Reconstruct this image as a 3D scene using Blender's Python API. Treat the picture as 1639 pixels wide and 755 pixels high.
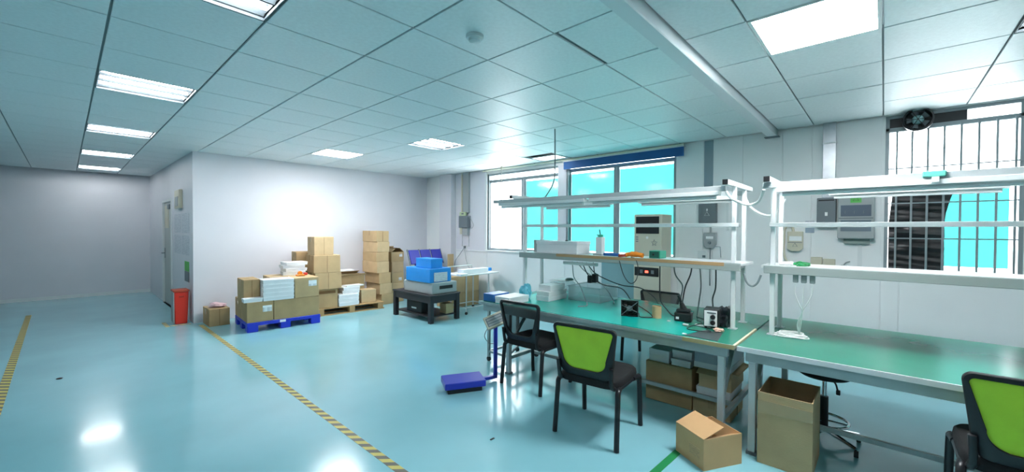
import bpy, bmesh, math, random
from mathutils import Matrix, Vector
random.seed(7)
PI = math.pi
scene = bpy.context.scene
for o in list(bpy.data.objects): bpy.data.objects.remove(o)
col = scene.collection

# ------------------------------------------------------------------ camera
CAM_H = 1.4966
CEIL = 2.7066
cam_d = bpy.data.cameras.new('camera'); cam = bpy.data.objects.new('camera', cam_d); col.objects.link(cam)
FPX = 653.0
cam_d.sensor_fit = 'HORIZONTAL'; cam_d.sensor_width = 36.0; cam_d.lens = 36.0 * FPX / 1639.0
cam_d.clip_start = 0.05; cam_d.clip_end = 200
_yaw, _roll, _pitch = math.radians(47.65), math.radians(-0.283), math.radians(-0.85)
_f0 = Vector((math.sin(_yaw), math.cos(_yaw), 0)); _r0 = Vector((math.cos(_yaw), -math.sin(_yaw), 0)); _u0 = Vector((0, 0, 1))
_f = _f0 * math.cos(_pitch) + _u0 * math.sin(_pitch)
_u = -_f0 * math.sin(_pitch) + _u0 * math.cos(_pitch)
_X = _r0 * math.cos(_roll) - _u * math.sin(_roll)
_Y = _r0 * math.sin(_roll) + _u * math.cos(_roll)
cam.matrix_world = Matrix(((_X.x, _Y.x, -_f.x, 0), (_X.y, _Y.y, -_f.y, 0), (_X.z, _Y.z, -_f.z, CAM_H), (0, 0, 0, 1)))
scene.camera = cam

# ------------------------------------------------------------------ world, light levels, exposure
SKY = 4.0            # overcast daylight seen through the windows
PANEL = 23.0         # LED ceiling panels
TUBE = 17.0          # fluorescent tubes in the grille fittings
w = bpy.data.worlds.new('overcast_sky'); scene.world = w; w.use_nodes = True
bg = w.node_tree.nodes['Background']; bg.inputs[0].default_value = (0.93, 0.98, 1.0, 1); bg.inputs[1].default_value = SKY
scene.view_settings.view_transform = 'Standard'; scene.view_settings.look = 'None'
scene.view_settings.gamma = 1.0; scene.view_settings.use_curve_mapping = False
scene.view_settings.exposure = 1.6
def portal(y0, y1, z0, z1, x):
    l = bpy.data.lights.new('window_portal', 'AREA'); l.shape = 'RECTANGLE'; l.size = y1 - y0; l.size_y = z1 - z0
    l.cycles.is_portal = True
    o = bpy.data.objects.new('window_portal', l); col.objects.link(o)
    o.location = (x, (y0 + y1) / 2, (z0 + z1) / 2)
    o.rotation_euler = (PI / 2, 0, PI / 2)      # faces into the room (-X)
portal(2.17, 5.97, 1.08, 2.64, 5.95)
portal(-0.93, 0.0, 1.08, 2.70, 5.95)

# ------------------------------------------------------------------ materials
def s2l(c):
    return tuple((v / 12.92 if v <= 0.04045 else ((v + 0.055) / 1.055) ** 2.4) for v in c)
def hexc(h):
    return s2l(tuple(int(h[i:i + 2], 16) / 255 for i in (0, 2, 4)))
MATS = {}
def mat(name, h, rough=0.5, metal=0.0, var=0.0, scale=6.0, bump=0.0, bscale=60.0, coat=0.0, spec=0.5, detail=3.0):
    if name in MATS: return MATS[name]
    m = bpy.data.materials.new(name); m.use_nodes = True
    nt = m.node_tree; b = nt.nodes['Principled BSDF']
    c = hexc(h) if isinstance(h, str) else h
    b.inputs['Base Color'].default_value = (*c, 1); b.inputs['Roughness'].default_value = rough
    b.inputs['Metallic'].default_value = metal; b.inputs['Specular IOR Level'].default_value = spec
    b.inputs['Coat Weight'].default_value = coat; b.inputs['Coat Roughness'].default_value = 0.08
    if var or bump: tc = nt.nodes.new('ShaderNodeTexCoord')
    if var:
        n = nt.nodes.new('ShaderNodeTexNoise'); n.inputs['Scale'].default_value = scale; n.inputs['Detail'].default_value = detail
        nt.links.new(tc.outputs['Object'], n.inputs['Vector'])
        r = nt.nodes.new('ShaderNodeValToRGB'); nt.links.new(n.outputs['Fac'], r.inputs['Fac'])
        r.color_ramp.elements[0].position = 0.3; r.color_ramp.elements[1].position = 0.7
        r.color_ramp.elements[0].color = (*[v * (1 - var) for v in c], 1)
        r.color_ramp.elements[1].color = (*[min(1, v * (1 + var)) for v in c], 1)
        nt.links.new(r.outputs['Color'], b.inputs['Base Color'])
    if bump:
        n2 = nt.nodes.new('ShaderNodeTexNoise'); n2.inputs['Scale'].default_value = bscale; n2.inputs['Detail'].default_value = 2
        nt.links.new(tc.outputs['Object'], n2.inputs['Vector'])
        bp = nt.nodes.new('ShaderNodeBump'); bp.inputs['Strength'].default_value = bump; bp.inputs['Distance'].default_value = 0.01
        nt.links.new(n2.outputs['Fac'], bp.inputs['Height']); nt.links.new(bp.outputs['Normal'], b.inputs['Normal'])
    MATS[name] = m; return m
def emis(name, c, strength):
    m = bpy.data.materials.new(name); m.use_nodes = True; nt = m.node_tree
    b = nt.nodes['Principled BSDF']; b.inputs['Base Color'].default_value = (*c, 1)
    b.inputs['Emission Color'].default_value = (*c, 1); b.inputs['Emission Strength'].default_value = strength
    MATS[name] = m; return m
def clear(name, c, gloss=0.06, alpha_diffuse=0.0, var=0.0, dif=(1, 1, 1)):
    m = bpy.data.materials.new(name); m.use_nodes = True; nt = m.node_tree; nt.nodes.clear()
    out = nt.nodes.new('ShaderNodeOutputMaterial'); t = nt.nodes.new('ShaderNodeBsdfTransparent')
    t.inputs[0].default_value = (*c, 1)
    if var:
        tc = nt.nodes.new('ShaderNodeTexCoord'); n = nt.nodes.new('ShaderNodeTexNoise'); n.inputs['Scale'].default_value = 1.6
        nt.links.new(tc.outputs['Object'], n.inputs['Vector'])
        r = nt.nodes.new('ShaderNodeValToRGB'); nt.links.new(n.outputs['Fac'], r.inputs['Fac'])
        r.color_ramp.elements[0].position = 0.35; r.color_ramp.elements[1].position = 0.65
        r.color_ramp.elements[0].color = (*[v * (1 - var) for v in c], 1); r.color_ramp.elements[1].color = (*c, 1)
        nt.links.new(r.outputs[0], t.inputs[0])
    g = nt.nodes.new('ShaderNodeBsdfGlossy'); g.inputs['Roughness'].default_value = 0.1
    mx = nt.nodes.new('ShaderNodeMixShader'); mx.inputs[0].default_value = gloss
    nt.links.new(t.outputs[0], mx.inputs[1]); nt.links.new(g.outputs[0], mx.inputs[2])
    last = mx
    if alpha_diffuse:
        d = nt.nodes.new('ShaderNodeBsdfDiffuse'); d.inputs[0].default_value = (*dif, 1)
        m2 = nt.nodes.new('ShaderNodeMixShader'); m2.inputs[0].default_value = alpha_diffuse
        nt.links.new(mx.outputs[0], m2.inputs[1]); nt.links.new(d.outputs[0], m2.inputs[2]); last = m2
    nt.links.new(last.outputs[0], out.inputs[0]); MATS[name] = m; return m

M_floor = mat('floor_epoxy', '8DC6D1', 0.17, var=0.06, scale=1.3, spec=0.5, coat=0.25)
M_wall = mat('wall_paint', 'DDDCE2', 0.6, var=0.02, scale=2)
M_wallg = mat('wall_panel_grey', 'EEF0F0', 0.4, var=0.03, scale=1.5)
M_wallstrip = mat('wall_strip_bluegrey', '8E9FA8', 0.5)
M_tile = mat('ceiling_tile', 'E4ECED', 0.42, var=0.04, scale=40, bump=0.15, bscale=220)
M_tee = mat('ceiling_tee', '7E8C90', 0.6)
M_plenum = mat('plenum_dark', '30383A', 0.9)
M_beam = mat('beam_white', 'D5DCDF', 0.3)
M_white = mat('white_paint', 'E3E6E6', 0.35)
M_alu = mat('aluminium', 'C3CACB', 0.35, metal=0.25)
M_alu2 = mat('aluminium_worn', 'A9B4B4', 0.4, metal=0.3, var=0.06, scale=8)
M_steel = mat('chrome', 'C8CCCE', 0.15, metal=1.0)
M_black = mat('black_plastic', '17181B', 0.45)
M_blackmat = mat('black_fabric', '101114', 0.85, bump=0.2, bscale=400)
M_tube = mat('black_tube', '1B1C20', 0.35)
M_green = mat('lime_fabric', 'C2E63E', 0.7, var=0.05, scale=10, bump=0.2, bscale=500)
M_desk = mat('desk_green', '2A7D69', 0.24, var=0.05, scale=3, spec=0.3)
M_mat = mat('mat_teal', '0FA396', 0.24, var=0.04, scale=4, spec=0.35)
M_edge = mat('yellowed_edge', 'B8A878', 0.5)
M_card = [mat('cardboard_a', 'BFA37A', 0.8, var=0.08, scale=5, bump=0.1, bscale=80),
          mat('cardboard_b', 'B1956C', 0.8, var=0.1, scale=4, bump=0.1, bscale=80),
          mat('cardboard_c', 'C9AE86', 0.8, var=0.08, scale=6, bump=0.1, bscale=80)]
M_cardd = mat('cardboard_inside', '7A5936', 0.85, var=0.1, scale=5)
M_cardp = mat('cardboard_fresh', 'D2A878', 0.75, var=0.05, scale=5)
M_ptape = mat('packing_tape', 'B59C76', 0.25)
M_carton = mat('white_carton', 'E6E8EA', 0.55, var=0.03, scale=8)
M_paper = mat('paper', 'EEF0F0', 0.8)
M_blue = mat('pallet_blue', '1D36C8', 0.4)
M_bluebox = mat('box_blue', '1E8FE0', 0.4, var=0.05, scale=5)
M_bluenavy = mat('navy_blue', '2A2F9E', 0.45)
M_scale = mat('scale_blue', '2233B0', 0.35)
M_grey = mat('grey_box', 'A3A9AA', 0.5)
M_dgrey = mat('dark_grey_box', '6C757B', 0.5)
M_beige = mat('beige_plastic', 'CFC9B4', 0.45)
M_ac = mat('ac_cream', 'CBC8B6', 0.45)
M_wood = mat('pallet_wood', 'B08F63', 0.8, var=0.15, scale=9, bump=0.2, bscale=50)
M_blacktable = mat('dark_table', '2A292E', 0.5, var=0.1, scale=6)
M_red = mat('bin_red', 'D93322', 0.4)
M_orange = mat('orange', 'EE8A1E', 0.5)
M_rubber = mat('rubber', '202326', 0.7)
M_curtain = mat('black_sheet', '1E1D20', 0.35)
M_valance = mat('valance_blue', '215D9C', 0.6)
M_greenbox = mat('green_box', '2FA083', 0.4)
M_greentape = mat('green_tape', '1F8A4E', 0.5)
M_greensign = mat('green_sign', '5FC05A', 0.5)
M_cord_w = mat('cord_white', 'E5E8E6', 0.5)
M_cord_b = mat('cord_black', '25282A', 0.5)
M_cord_g = mat('cord_grey', '8A9294', 0.5)
M_pink = mat('pink_bag', 'D2AFB4', 0.6)
M_door = mat('door_grey', 'B3B7B3', 0.45)
M_frame = mat('window_frame_grey', '929DA1', 0.4, metal=0.2)
M_led = emis('led_diffuser', (0.97, 0.98, 1.0), PANEL)
M_tubee = emis('fluorescent_tube', (0.95, 0.99, 1.0), TUBE)
M_hatch = emis('hatch_glow', (0.97, 0.98, 1.0), 2.0)  # weak emission for the narrow panel at the hatch
M_redled = emis('red_display', (1.0, 0.05, 0.03), 2.5)
M_glass = clear('window_glass', (0.97, 0.99, 1.0), 0.04)
M_film = clear('cyan_film', (0.15, 0.38, 0.368), 0.01, 0.04, var=0.05, dif=(0.1, 0.7, 0.7))
M_mesh = clear('black_mesh', (0.78, 0.78, 0.78), 0.0, 0.33, dif=(0.01, 0.01, 0.012))
M_plastic = clear('clear_plastic', (0.86, 0.93, 0.94), 0.12, 0.25, dif=(0.75, 0.85, 0.87))
def stripes(name, ca, cb, period):
    m = bpy.data.materials.new(name); m.use_nodes = True; nt = m.node_tree; b = nt.nodes['Principled BSDF']
    tc = nt.nodes.new('ShaderNodeTexCoord'); sp = nt.nodes.new('ShaderNodeSeparateXYZ'); nt.links.new(tc.outputs['Object'], sp.inputs[0])
    a = nt.nodes.new('ShaderNodeMath'); a.operation = 'ADD'; nt.links.new(sp.outputs[0], a.inputs[0]); nt.links.new(sp.outputs[1], a.inputs[1])
    d = nt.nodes.new('ShaderNodeMath'); d.operation = 'DIVIDE'; nt.links.new(a.outputs[0], d.inputs[0]); d.inputs[1].default_value = period
    f = nt.nodes.new('ShaderNodeMath'); f.operation = 'FRACT'; nt.links.new(d.outputs[0], f.inputs[0])
    g = nt.nodes.new('ShaderNodeMath'); g.operation = 'GREATER_THAN'; g.inputs[1].default_value = 0.5; nt.links.new(f.outputs[0], g.inputs[0])
    mx = nt.nodes.new('ShaderNodeMix'); mx.data_type = 'RGBA'; nt.links.new(g.outputs[0], mx.inputs['Factor'])
    mx.inputs['A'].default_value = (*hexc(ca), 1); mx.inputs['B'].default_value = (*hexc(cb), 1)
    nt.links.new(mx.outputs['Result'], b.inputs['Base Color']); b.inputs['Roughness'].default_value = 0.5
    return m
M_hazard = stripes('hazard_tape', 'D3C468', '6A675C', 0.11)
def printed(name, paper, ink, sx, sy, dens=0.55):
    # flat print: rows of tiny marks on paper
    m = bpy.data.materials.new(name); m.use_nodes = True; nt = m.node_tree; b = nt.nodes['Principled BSDF']
    tc = nt.nodes.new('ShaderNodeTexCoord')
    br = nt.nodes.new('ShaderNodeTexBrick'); br.inputs['Scale'].default_value = 1.0
    mp = nt.nodes.new('ShaderNodeMapping'); mp.inputs['Scale'].default_value = (sx, sx, sy)
    nt.links.new(tc.outputs['Object'], mp.inputs[0])
    sp = nt.nodes.new('ShaderNodeSeparateXYZ'); nt.links.new(mp.outputs[0], sp.inputs[0])
    ad = nt.nodes.new('ShaderNodeMath'); ad.operation = 'ADD'; nt.links.new(sp.outputs[0], ad.inputs[0]); nt.links.new(sp.outputs[1], ad.inputs[1])
    cb = nt.nodes.new('ShaderNodeCombineXYZ'); nt.links.new(ad.outputs[0], cb.inputs[0]); nt.links.new(sp.outputs[2], cb.inputs[1])
    nt.links.new(cb.outputs[0], br.inputs['Vector'])
    br.inputs['Color1'].default_value = (*hexc(ink), 1); br.inputs['Color2'].default_value = (*hexc(paper), 1)
    br.inputs['Mortar'].default_value = (*hexc(paper), 1); br.inputs['Mortar Size'].default_value = 0.06; br.inputs['Bias'].default_value = 1 - 2 * dens
    nt.links.new(br.outputs['Color'], b.inputs['Base Color']); b.inputs['Roughness'].default_value = 0.6
    return m
M_notice = printed('printed_notice', 'DADCE2', 'A9AEBA', 9, 18, 0.6)
M_sticker = printed('barcode_sticker', 'EDEFF0', 'A8ACB0', 70, 2.2, 0.5)
M_facebook = printed('panel_legend', '9FA8AE', '5C666E', 60, 60, 0.35)
M_handwriting = printed('box_print', 'D2A878', 'A88A66', 28, 40, 0.6)

# ------------------------------------------------------------------ geometry helpers
class MB:
    def __init__(s): s.v = []; s.f = []; s.T = None
    def _add(s, vs, fs):
        n = len(s.v)
        if s.T is not None: vs = [tuple(s.T @ Vector(p)) for p in vs]
        s.v += [tuple(p) for p in vs]; s.f += [tuple(i + n for i in f) for f in fs]; return s
    def box(s, x0, x1, y0, y1, z0, z1):
        return s._add([(x0, y0, z0), (x1, y0, z0), (x1, y1, z0), (x0, y1, z0), (x0, y0, z1), (x1, y0, z1), (x1, y1, z1), (x0, y1, z1)],
                      [(0, 3, 2, 1), (4, 5, 6, 7), (0, 1, 5, 4), (1, 2, 6, 5), (2, 3, 7, 6), (3, 0, 4, 7)])
    def bar(s, a, b, wy, wz, up=(0, 0, 1)):
        a, b = Vector(a), Vector(b); d = (b - a).normalized(); u = Vector(up)
        if abs(d.dot(u)) > 0.95: u = Vector((1, 0, 0))
        sd = d.cross(u).normalized(); u = sd.cross(d).normalized()
        vs = []
        for p in (a, b):
            for i, j in ((-1, -1), (1, -1), (1, 1), (-1, 1)): vs.append(p + sd * (i * wy / 2) + u * (j * wz / 2))
        return s._add(vs, [(3, 2, 1, 0), (4, 5, 6, 7), (0, 1, 5, 4), (1, 2, 6, 5), (2, 3, 7, 6), (3, 0, 4, 7)])
    def tube(s, pts, r, n=8, closed=False, caps=True):
        pts = [Vector(p) for p in pts]; m = len(pts); rings = []; prev = None
        for i, p in enumerate(pts):
            if closed: d = pts[(i + 1) % m] - pts[i - 1]
            else: d = (pts[min(i + 1, m - 1)] - pts[max(i - 1, 0)])
            d.normalize()
            if prev is None:
                a = Vector((0, 0, 1)) if abs(d.z) < 0.9 else Vector((1, 0, 0))
                prev = (a - d * a.dot(d)).normalized()
            else: prev = (prev - d * prev.dot(d)).normalized()
            q = d.cross(prev)
            rr = r[i] if isinstance(r, (list, tuple)) else r
            rings.append([p + (prev * math.cos(2 * PI * k / n) + q * math.sin(2 * PI * k / n)) * rr for k in range(n)])
        vs = [v for ring in rings for v in ring]; fs = []
        for i in range(m if closed else m - 1):
            j = (i + 1) % m
            for k in range(n): fs.append((i * n + k, i * n + (k + 1) % n, j * n + (k + 1) % n, j * n + k))
        if not closed and caps: fs += [tuple(range(n))[::-1], tuple((m - 1) * n + k for k in range(n))]
        return s._add(vs, fs)
    def lathe(s, prof, n=24, c=(0, 0, 0), axis='z'):
        vs = []; fs = []
        for r, z in prof:
            for k in range(n):
                a = 2 * PI * k / n; p = (r * math.cos(a), r * math.sin(a), z)
                if axis == 'x': p = (z, p[0], p[1])
                if axis == 'y': p = (p[0], z, p[1])
                vs.append((p[0] + c[0], p[1] + c[1], p[2] + c[2]))
        for i in range(len(prof) - 1):
            for k in range(n): fs.append((i * n + k, i * n + (k + 1) % n, (i + 1) * n + (k + 1) % n, (i + 1) * n + k))
        fs += [tuple(range(n))[::-1], tuple((len(prof) - 1) * n + k for k in range(n))]
        return s._add(vs, fs)
    def prism(s, poly, h0, h1, fn):
        n = len(poly); vs = [fn(a, b, h0) for a, b in poly] + [fn(a, b, h1) for a, b in poly]
        return s._add(vs, [tuple(range(n))[::-1], tuple(range(n, 2 * n))] + [(k, (k + 1) % n, n + (k + 1) % n, n + k) for k in range(n)])
    def build(s, name, m, parent=None, bevel=0.0, smooth=False, loc=None, jit=0.0, sub=0):
        me = bpy.data.meshes.new(name)
        vs = s.v
        if jit: vs = [tuple(c + random.uniform(-jit, jit) for c in p) for p in vs]
        me.from_pydata(vs, [], s.f)
        bm = bmesh.new(); bm.from_mesh(me)
        bmesh.ops.recalc_face_normals(bm, faces=bm.faces)
        if bevel:
            es = [e for e in bm.edges if len(e.link_faces) == 2 and e.calc_face_angle(0) > 0.6]
            bmesh.ops.bevel(bm, geom=es, offset=bevel, segments=2 if bevel > 0.008 else 1, profile=0.5, affect='EDGES', clamp_overlap=True)
        bm.to_mesh(me); bm.free()
        if smooth:
            me.polygons.foreach_set('use_smooth', [True] * len(me.polygons)); me.set_sharp_from_angle(angle=0.7)
        me.materials.append(m)
        o = bpy.data.objects.new(name, me); col.objects.link(o)
        if parent is not None: o.parent = parent
        if loc: o.location = loc
        return o
def B(*a): return MB().box(*a)
def empty(name, loc=(0, 0, 0), rz=0.0):
    o = bpy.data.objects.new(name, None); o.empty_display_size = 0.1; col.objects.link(o); o.location = loc; o.rotation_euler = (0, 0, rz); return o
def tag(o, label, cat, group=None, kind=None):
    o['label'] = label; o['category'] = cat
    if group: o['group'] = group
    if kind: o['kind'] = kind
    return o
def thing(name, label, cat, loc=(0, 0, 0), rz=0.0, group=None): return tag(empty(name, loc, rz), label, cat, group)
def struct(o): o['kind'] = 'structure'; return o
def copy_tree(o, parent=None):
    c = o.copy(); col.objects.link(c); c.parent = parent
    for ch in list(o.children): copy_tree(ch, c)
    return c
def arc(c, r, a0, a1, n, f):
    return [f(c[0] + r * math.cos(a0 + (a1 - a0) * k / n), c[1] + r * math.sin(a0 + (a1 - a0) * k / n)) for k in range(n + 1)]
def smoothpath(pts, n=6):
    P = [Vector(p) for p in pts]; P = [P[0] * 2 - P[1]] + P + [P[-1] * 2 - P[-2]]; out = []
    for i in range(1, len(P) - 2):
        p0, p1, p2, p3 = P[i - 1:i + 3]
        for k in range(n):
            t = k / n
            out.append(0.5 * ((2 * p1) + (p2 - p0) * t + (2 * p0 - 5 * p1 + 4 * p2 - p3) * t * t + (3 * p1 - p0 - 3 * p2 + p3) * t ** 3))
    out.append(P[-2]); return out
ORD = ['topmost', 'second from the top', 'third from the top', 'fourth from the top', 'fifth from the top', 'sixth from the top', 'bottom']

# ================================================================== THE ROOM
XW = 5.80          # window wall
YB = 8.02          # wall behind the pallets
XS = 1.36          # side of the partition with the door
YF = 12.80         # far wall
XL, YN = -4.2, -3.6
struct(B(XL, XW, YN, YF, -0.1, 0).build('floor', M_floor))
struct(B(XL - 0.1, XL, YN, YF, 0, 2.9).build('wall_left', M_wall))
struct(B(XL - .1, XW + .2, YN - 0.1, YN, 0, 2.9).build('wall_near', M_wall))
struct(B(XL, XS + 0.2, YF, YF + 0.1, 0, 2.9).build('wall_far', M_wall))
struct(B(XS, XW + 0.2, YB, YB + 0.1, 0, 2.9).build('wall_back', M_wall))
# partition side with a door opening
DY0, DY1, DZ = 9.84, 10.86, 2.05
ps = MB().box(XS, XS + 0.1, YB + 0.1, DY0, 0, 2.9).box(XS, XS + 0.1, DY1, YF, 0, 2.9).box(XS, XS + 0.1, DY0, DY1, DZ, 2.9)
struct(ps.build('wall_partition', M_wall))
struct(B(XL, XS, YF - 0.012, YF, 0, 0.07).build('baseboard_far', M_white))
struct(B(XL, XL + 0.012, YN, YF, 0, 0.07).build('baseboard_left', M_white))
# window wall: backing with two openings, and panels proud of it
W1 = (2.17, 5.97, 1.08, 2.62); W2 = (-0.93, 0.0, 1.08, 2.70)
wr = MB()
for a, b_, z0, z1 in ((YN, W2[0], 0, 2.9), (W2[1], W1[0], 0, 2.9), (W1[1], YB, 0, 2.9), (W2[0], W2[1], 0, W2[2]), (W2[0], W2[1], W2[3], 2.9),
                      (W1[0], W1[1], 0, W1[2]), (W1[0], W1[1], W1[3], 2.9)):
    wr.box(XW, XW + 0.2, a, b_, z0, z1)
wall_r = struct(wr.build('wall_right', M_wallg))
def wpanel(y0, y1, z0, z1, m=M_wallg, d=0.008):
    B(XW - d, XW, y0 + 0.004, y1 - 0.004, z0, z1).build('wall_panel', m, wall_r, bevel=0.002)
for y0, y1 in ((1.80, 2.13), (1.33, 1.68), (0.908, 1.33), (0.62, 0.908), (0.02, 0.62)): wpanel(y0, y1, 0.0, 2.70)
for y0, y1 in ((-0.95, -0.12), (-0.12, 0.02)): wpanel(y0, y1, 0.0, 1.05)
for y0, y1 in ((2.13, 3.1), (3.1, 4.05), (4.05, 5.0), (5.0, 5.97), (5.97, 6.93)): wpanel(y0, y1, 0.0, 1.04)
wpanel(5.99, 6.93, 1.06, 2.70, M_wall)
wpanel(-2.2, -0.95, 0.0, 2.70)
B(XW - 0.004, XW, 1.684, 1.796, 1.95, 2.70).build('wall_panel', M_wallstrip, wall_r)
wpanel(1.68, 1.80, 0.0, 1.945)
struct(B(XW - 0.03, XW, 2.13, 6.93, 1.04, 1.065).build('trim_1', M_white, bevel=0.003))
struct(B(5.655, XW, 6.95, 7.36, 0, CEIL + 0.01).build('wall_pillar', M_wall, bevel=0.004))

# ------------------------------------------------------------------ ceiling
TX, TY, GX0, GY0 = 0.6216, 0.5887, 1.4237, 2.109
ceil = struct(B(XL, XW, YN, YF, CEIL + 0.11, CEIL + 0.14).build('ceiling', M_plenum))
tile_me = {}
def tile(i, x0, x1, y0, y1, tilt=0.0, sh=(0, 0)):
    key = (round(x1 - x0, 3), round(y1 - y0, 3))
    gx, gy = 0.0065, 0.0055
    o = None
    if key not in tile_me:
        o = B(-(key[0] / 2 - gx), key[0] / 2 - gx, -(key[1] / 2 - gy), key[1] / 2 - gy, 0, 0.014).build('ceiling_tile', M_tile, ceil, bevel=0.002)
        tile_me[key] = o.data
    else:
        o = bpy.data.objects.new('ceiling_tile', tile_me[key]); col.objects.link(o); o.parent = ceil
    o.location = ((x0 + x1) / 2 + sh[0], (y0 + y1) / 2 + sh[1], CEIL); o.rotation_euler = (tilt, random.uniform(-.0012, .0012), random.uniform(-.0006, .0006))
xs = [GX0 + i * TX for i in range(-5, 8)]            # i index -5..7
ys_main = [GY0 + j * TY for j in range(-2, 19)]       # beyond the beam
BEAM_Y0, BEAM_Y1 = 0.955, 1.065
YR = 0.606
ys_near = [YR - k * 0.5845 for k in range(0, 6)]      # .606, .0215, -.563 ...
skip = set()
grille_cells = []; led_cells = []
def ix(i): return GX0 + i * TX
def jy(j): return GY0 + j * TY
for j in (0, 4, 8, 12, 16): grille_cells.append((ix(-2), ix(-1), jy(j), jy(j + 1)))
grille_cells.append((ix(3), ix(4), jy(4), jy(5)))
grille_cells.append((ix(3), ix(4), -1.1475, -0.563))
grille_cells.append((ix(-2), ix(-1), -1.1475, -0.563))
led_cells.append((ix(2), ix(3), jy(7), jy(8)))
led_cells.append((ix(2), ix(3), 0.0215, 0.606))
used = [((a + b_) / 2, (c + d) / 2) for a, b_, c, d in grille_cells + led_cells]
far = MB(); n_t = 0
rows = [(ys_near[k + 1], ys_near[k]) for k in range(5)] + [(YR, BEAM_Y0)] + [(BEAM_Y1, ys_main[1])] + [(ys_main[k], ys_main[k + 1]) for k in range(1, 20)]
for (y0, y1) in rows:
    y1c = min(y1, YF); 
    if y1c - y0 < 0.05: continue
    cols = [(xs[k], xs[k + 1]) for k in range(len(xs) - 1)]
    for (x0, x1) in cols:
        x1 = min(x1, XW)
        if x1 - x0 < 0.05: continue
        cx, cy = (x0 + x1) / 2, (y0 + y1c) / 2
        if y0 > YB - 0.01 and x0 > XS - 0.05: continue
        yy1 = min(y1c, YB) if x0 > XS - 0.05 and y1c > YB else y1c
        if any(abs(cx - a) < 0.2 and abs(cy - b_) < 0.2 for a, b_ in used): continue
        # open hatch above the window
        if 5.1 < cx < 5.75 and abs(cy - 4.17) < 0.3:
            continue
        sh = (0, 0); tilt = random.uniform(-0.001, 0.001)
        if abs(cx - ix(1.5)) < 0.2 and abs(cy - jy(-1.5)) < 0.35: sh = (0, -0.022); tilt = -0.012
        if abs(cx - 1.75) < 0.2 and abs(cy - 7.7) < 0.3: sh = (0, 0.012)
        if abs(cx - 4.9) < 0.4 and abs(cy - 0.31) < 0.2 and x0 > 4.5 and x0 < 5.0: sh = (0.012, 0)
        if cx > -1.2 or cy > 9: tile(0, x0, x1, y0, yy1, tilt, sh); n_t += 1
        else: far.box(x0 + .005, x1 - .005, y0 + .0035, yy1 - .0035, CEIL, CEIL + .014)
# everything outside the view: plain boards in one piece
x = xs[0]
while x > XL:
    x0 = max(XL, x - TX)
    for (y0, y1) in rows:
        far.box(x0 + .005, x - .005, y0 + .0035, min(y1, YF) - .0035, CEIL, CEIL + .014)
    x = x0
y = ys_near[5]
while y > YN:
    y0 = max(YN, y - TY)
    for k in range(len(xs) - 1): far.box(xs[k] + .005, min(xs[k + 1], XW) - .005, y0 + .0035, y - .0035, CEIL, CEIL + .014)
    far.box(XL, xs[0], y0, y - .0035, CEIL, CEIL + .014)
    y = y0
fo = far.build('ceiling_tiles_beyond', M_tile, ceil); fo['kind'] = 'stuff'
tee = MB()
for k in xs: tee.box(k - 0.012, k + 0.012, YN, YF, CEIL + 0.015, CEIL + 0.03)
for r0, r1 in rows: tee.box(XL, XW, r0 - 0.012, r0 + 0.012, CEIL + 0.016, CEIL + 0.028)
tee.build('ceiling_grid', M_tee, ceil)
# tilted tile at the open hatch above the window
B(-0.06, 0.06, -0.27, 0.27, 0, 0.014).build('ceiling_tile', M_tile, ceil, loc=(5.71, 4.17, CEIL))

# ceiling beam / trunking that crosses the ceiling
bm_ = B(-2.5, XW - 0.01, BEAM_Y0 + 0.005, BEAM_Y1 - 0.005, CEIL - 0.075, CEIL + 0.05)
bo = bm_.build('trim_2', M_beam, bevel=0.006); struct(bo)
B(XW - 0.10, XW - 0.01, BEAM_Y0 - 0.02, BEAM_Y1 + 0.02, CEIL - 0.082, CEIL - 0.076).build('end_bracket', M_dgrey, bo)

# ------------------------------------------------------------------ ceiling lights
def grille_light(c, label):
    x0, x1, y0, y1 = c; cx, cy = (x0 + x1) / 2, (y0 + y1) / 2; hx, hy = (x1 - x0) / 2 - 0.006, (y1 - y0) / 2 - 0.006
    t = thing('grille_light', label, 'ceiling light', (cx, cy, CEIL), 0, 'fluorescent grille lights in the ceiling')
    tr = MB().box(-hx, hx, -hy, hy, 0.075, 0.08).box(-hx, -hx + .006, -hy, hy, 0, .075).box(hx - .006, hx, -hy, hy, 0, .075)
    tr.box(-hx, hx, -hy, -hy + .006, 0, .075).box(-hx, hx, hy - .006, hy, 0, .075)
    tr.build('housing', M_dgrey, t)
    for k in range(3):
        yy = (k - 1) * hy * 0.64
        # reflector trough around each tube
        rf = MB(); n = 8; w_ = hy * 0.30
        prof = [(-w_ + 2 * w_ * q / n, 0.018 + 0.052 * (1 - ((-1 + 2 * q / n) ** 2))) for q in range(n + 1)]
        vs = [(-hx + .008, yy + a, z) for a, z in prof] + [(hx - .008, yy + a, z) for a, z in prof]
        rf._add(vs, [(q, q + 1, n + 2 + q, n + 1 + q) for q in range(n)])
        rf.build('reflector', M_dgrey, t)
        MB().tube([(-hx + .02, yy, .03), (hx - .02, yy, .03)], 0.0125, 10).build('tube', M_tubee, t, smooth=True)
    return t
gl = ['three-tube grille light nearest the camera, cut by the top edge', 'large three-tube grille light in the left ceiling bay, second from the camera',
      'three-tube grille light third from the camera in the left ceiling row', 'three-tube grille light fourth in the left row, before the far wall',
      'farthest three-tube grille light in the left row by the far wall', 'three-tube grille light in mid ceiling toward the large window',
      'grille light at the right edge above the green bench', 'grille light of the left row behind the camera']
for c, l in zip(grille_cells, gl): grille_light(c, l)
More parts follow.
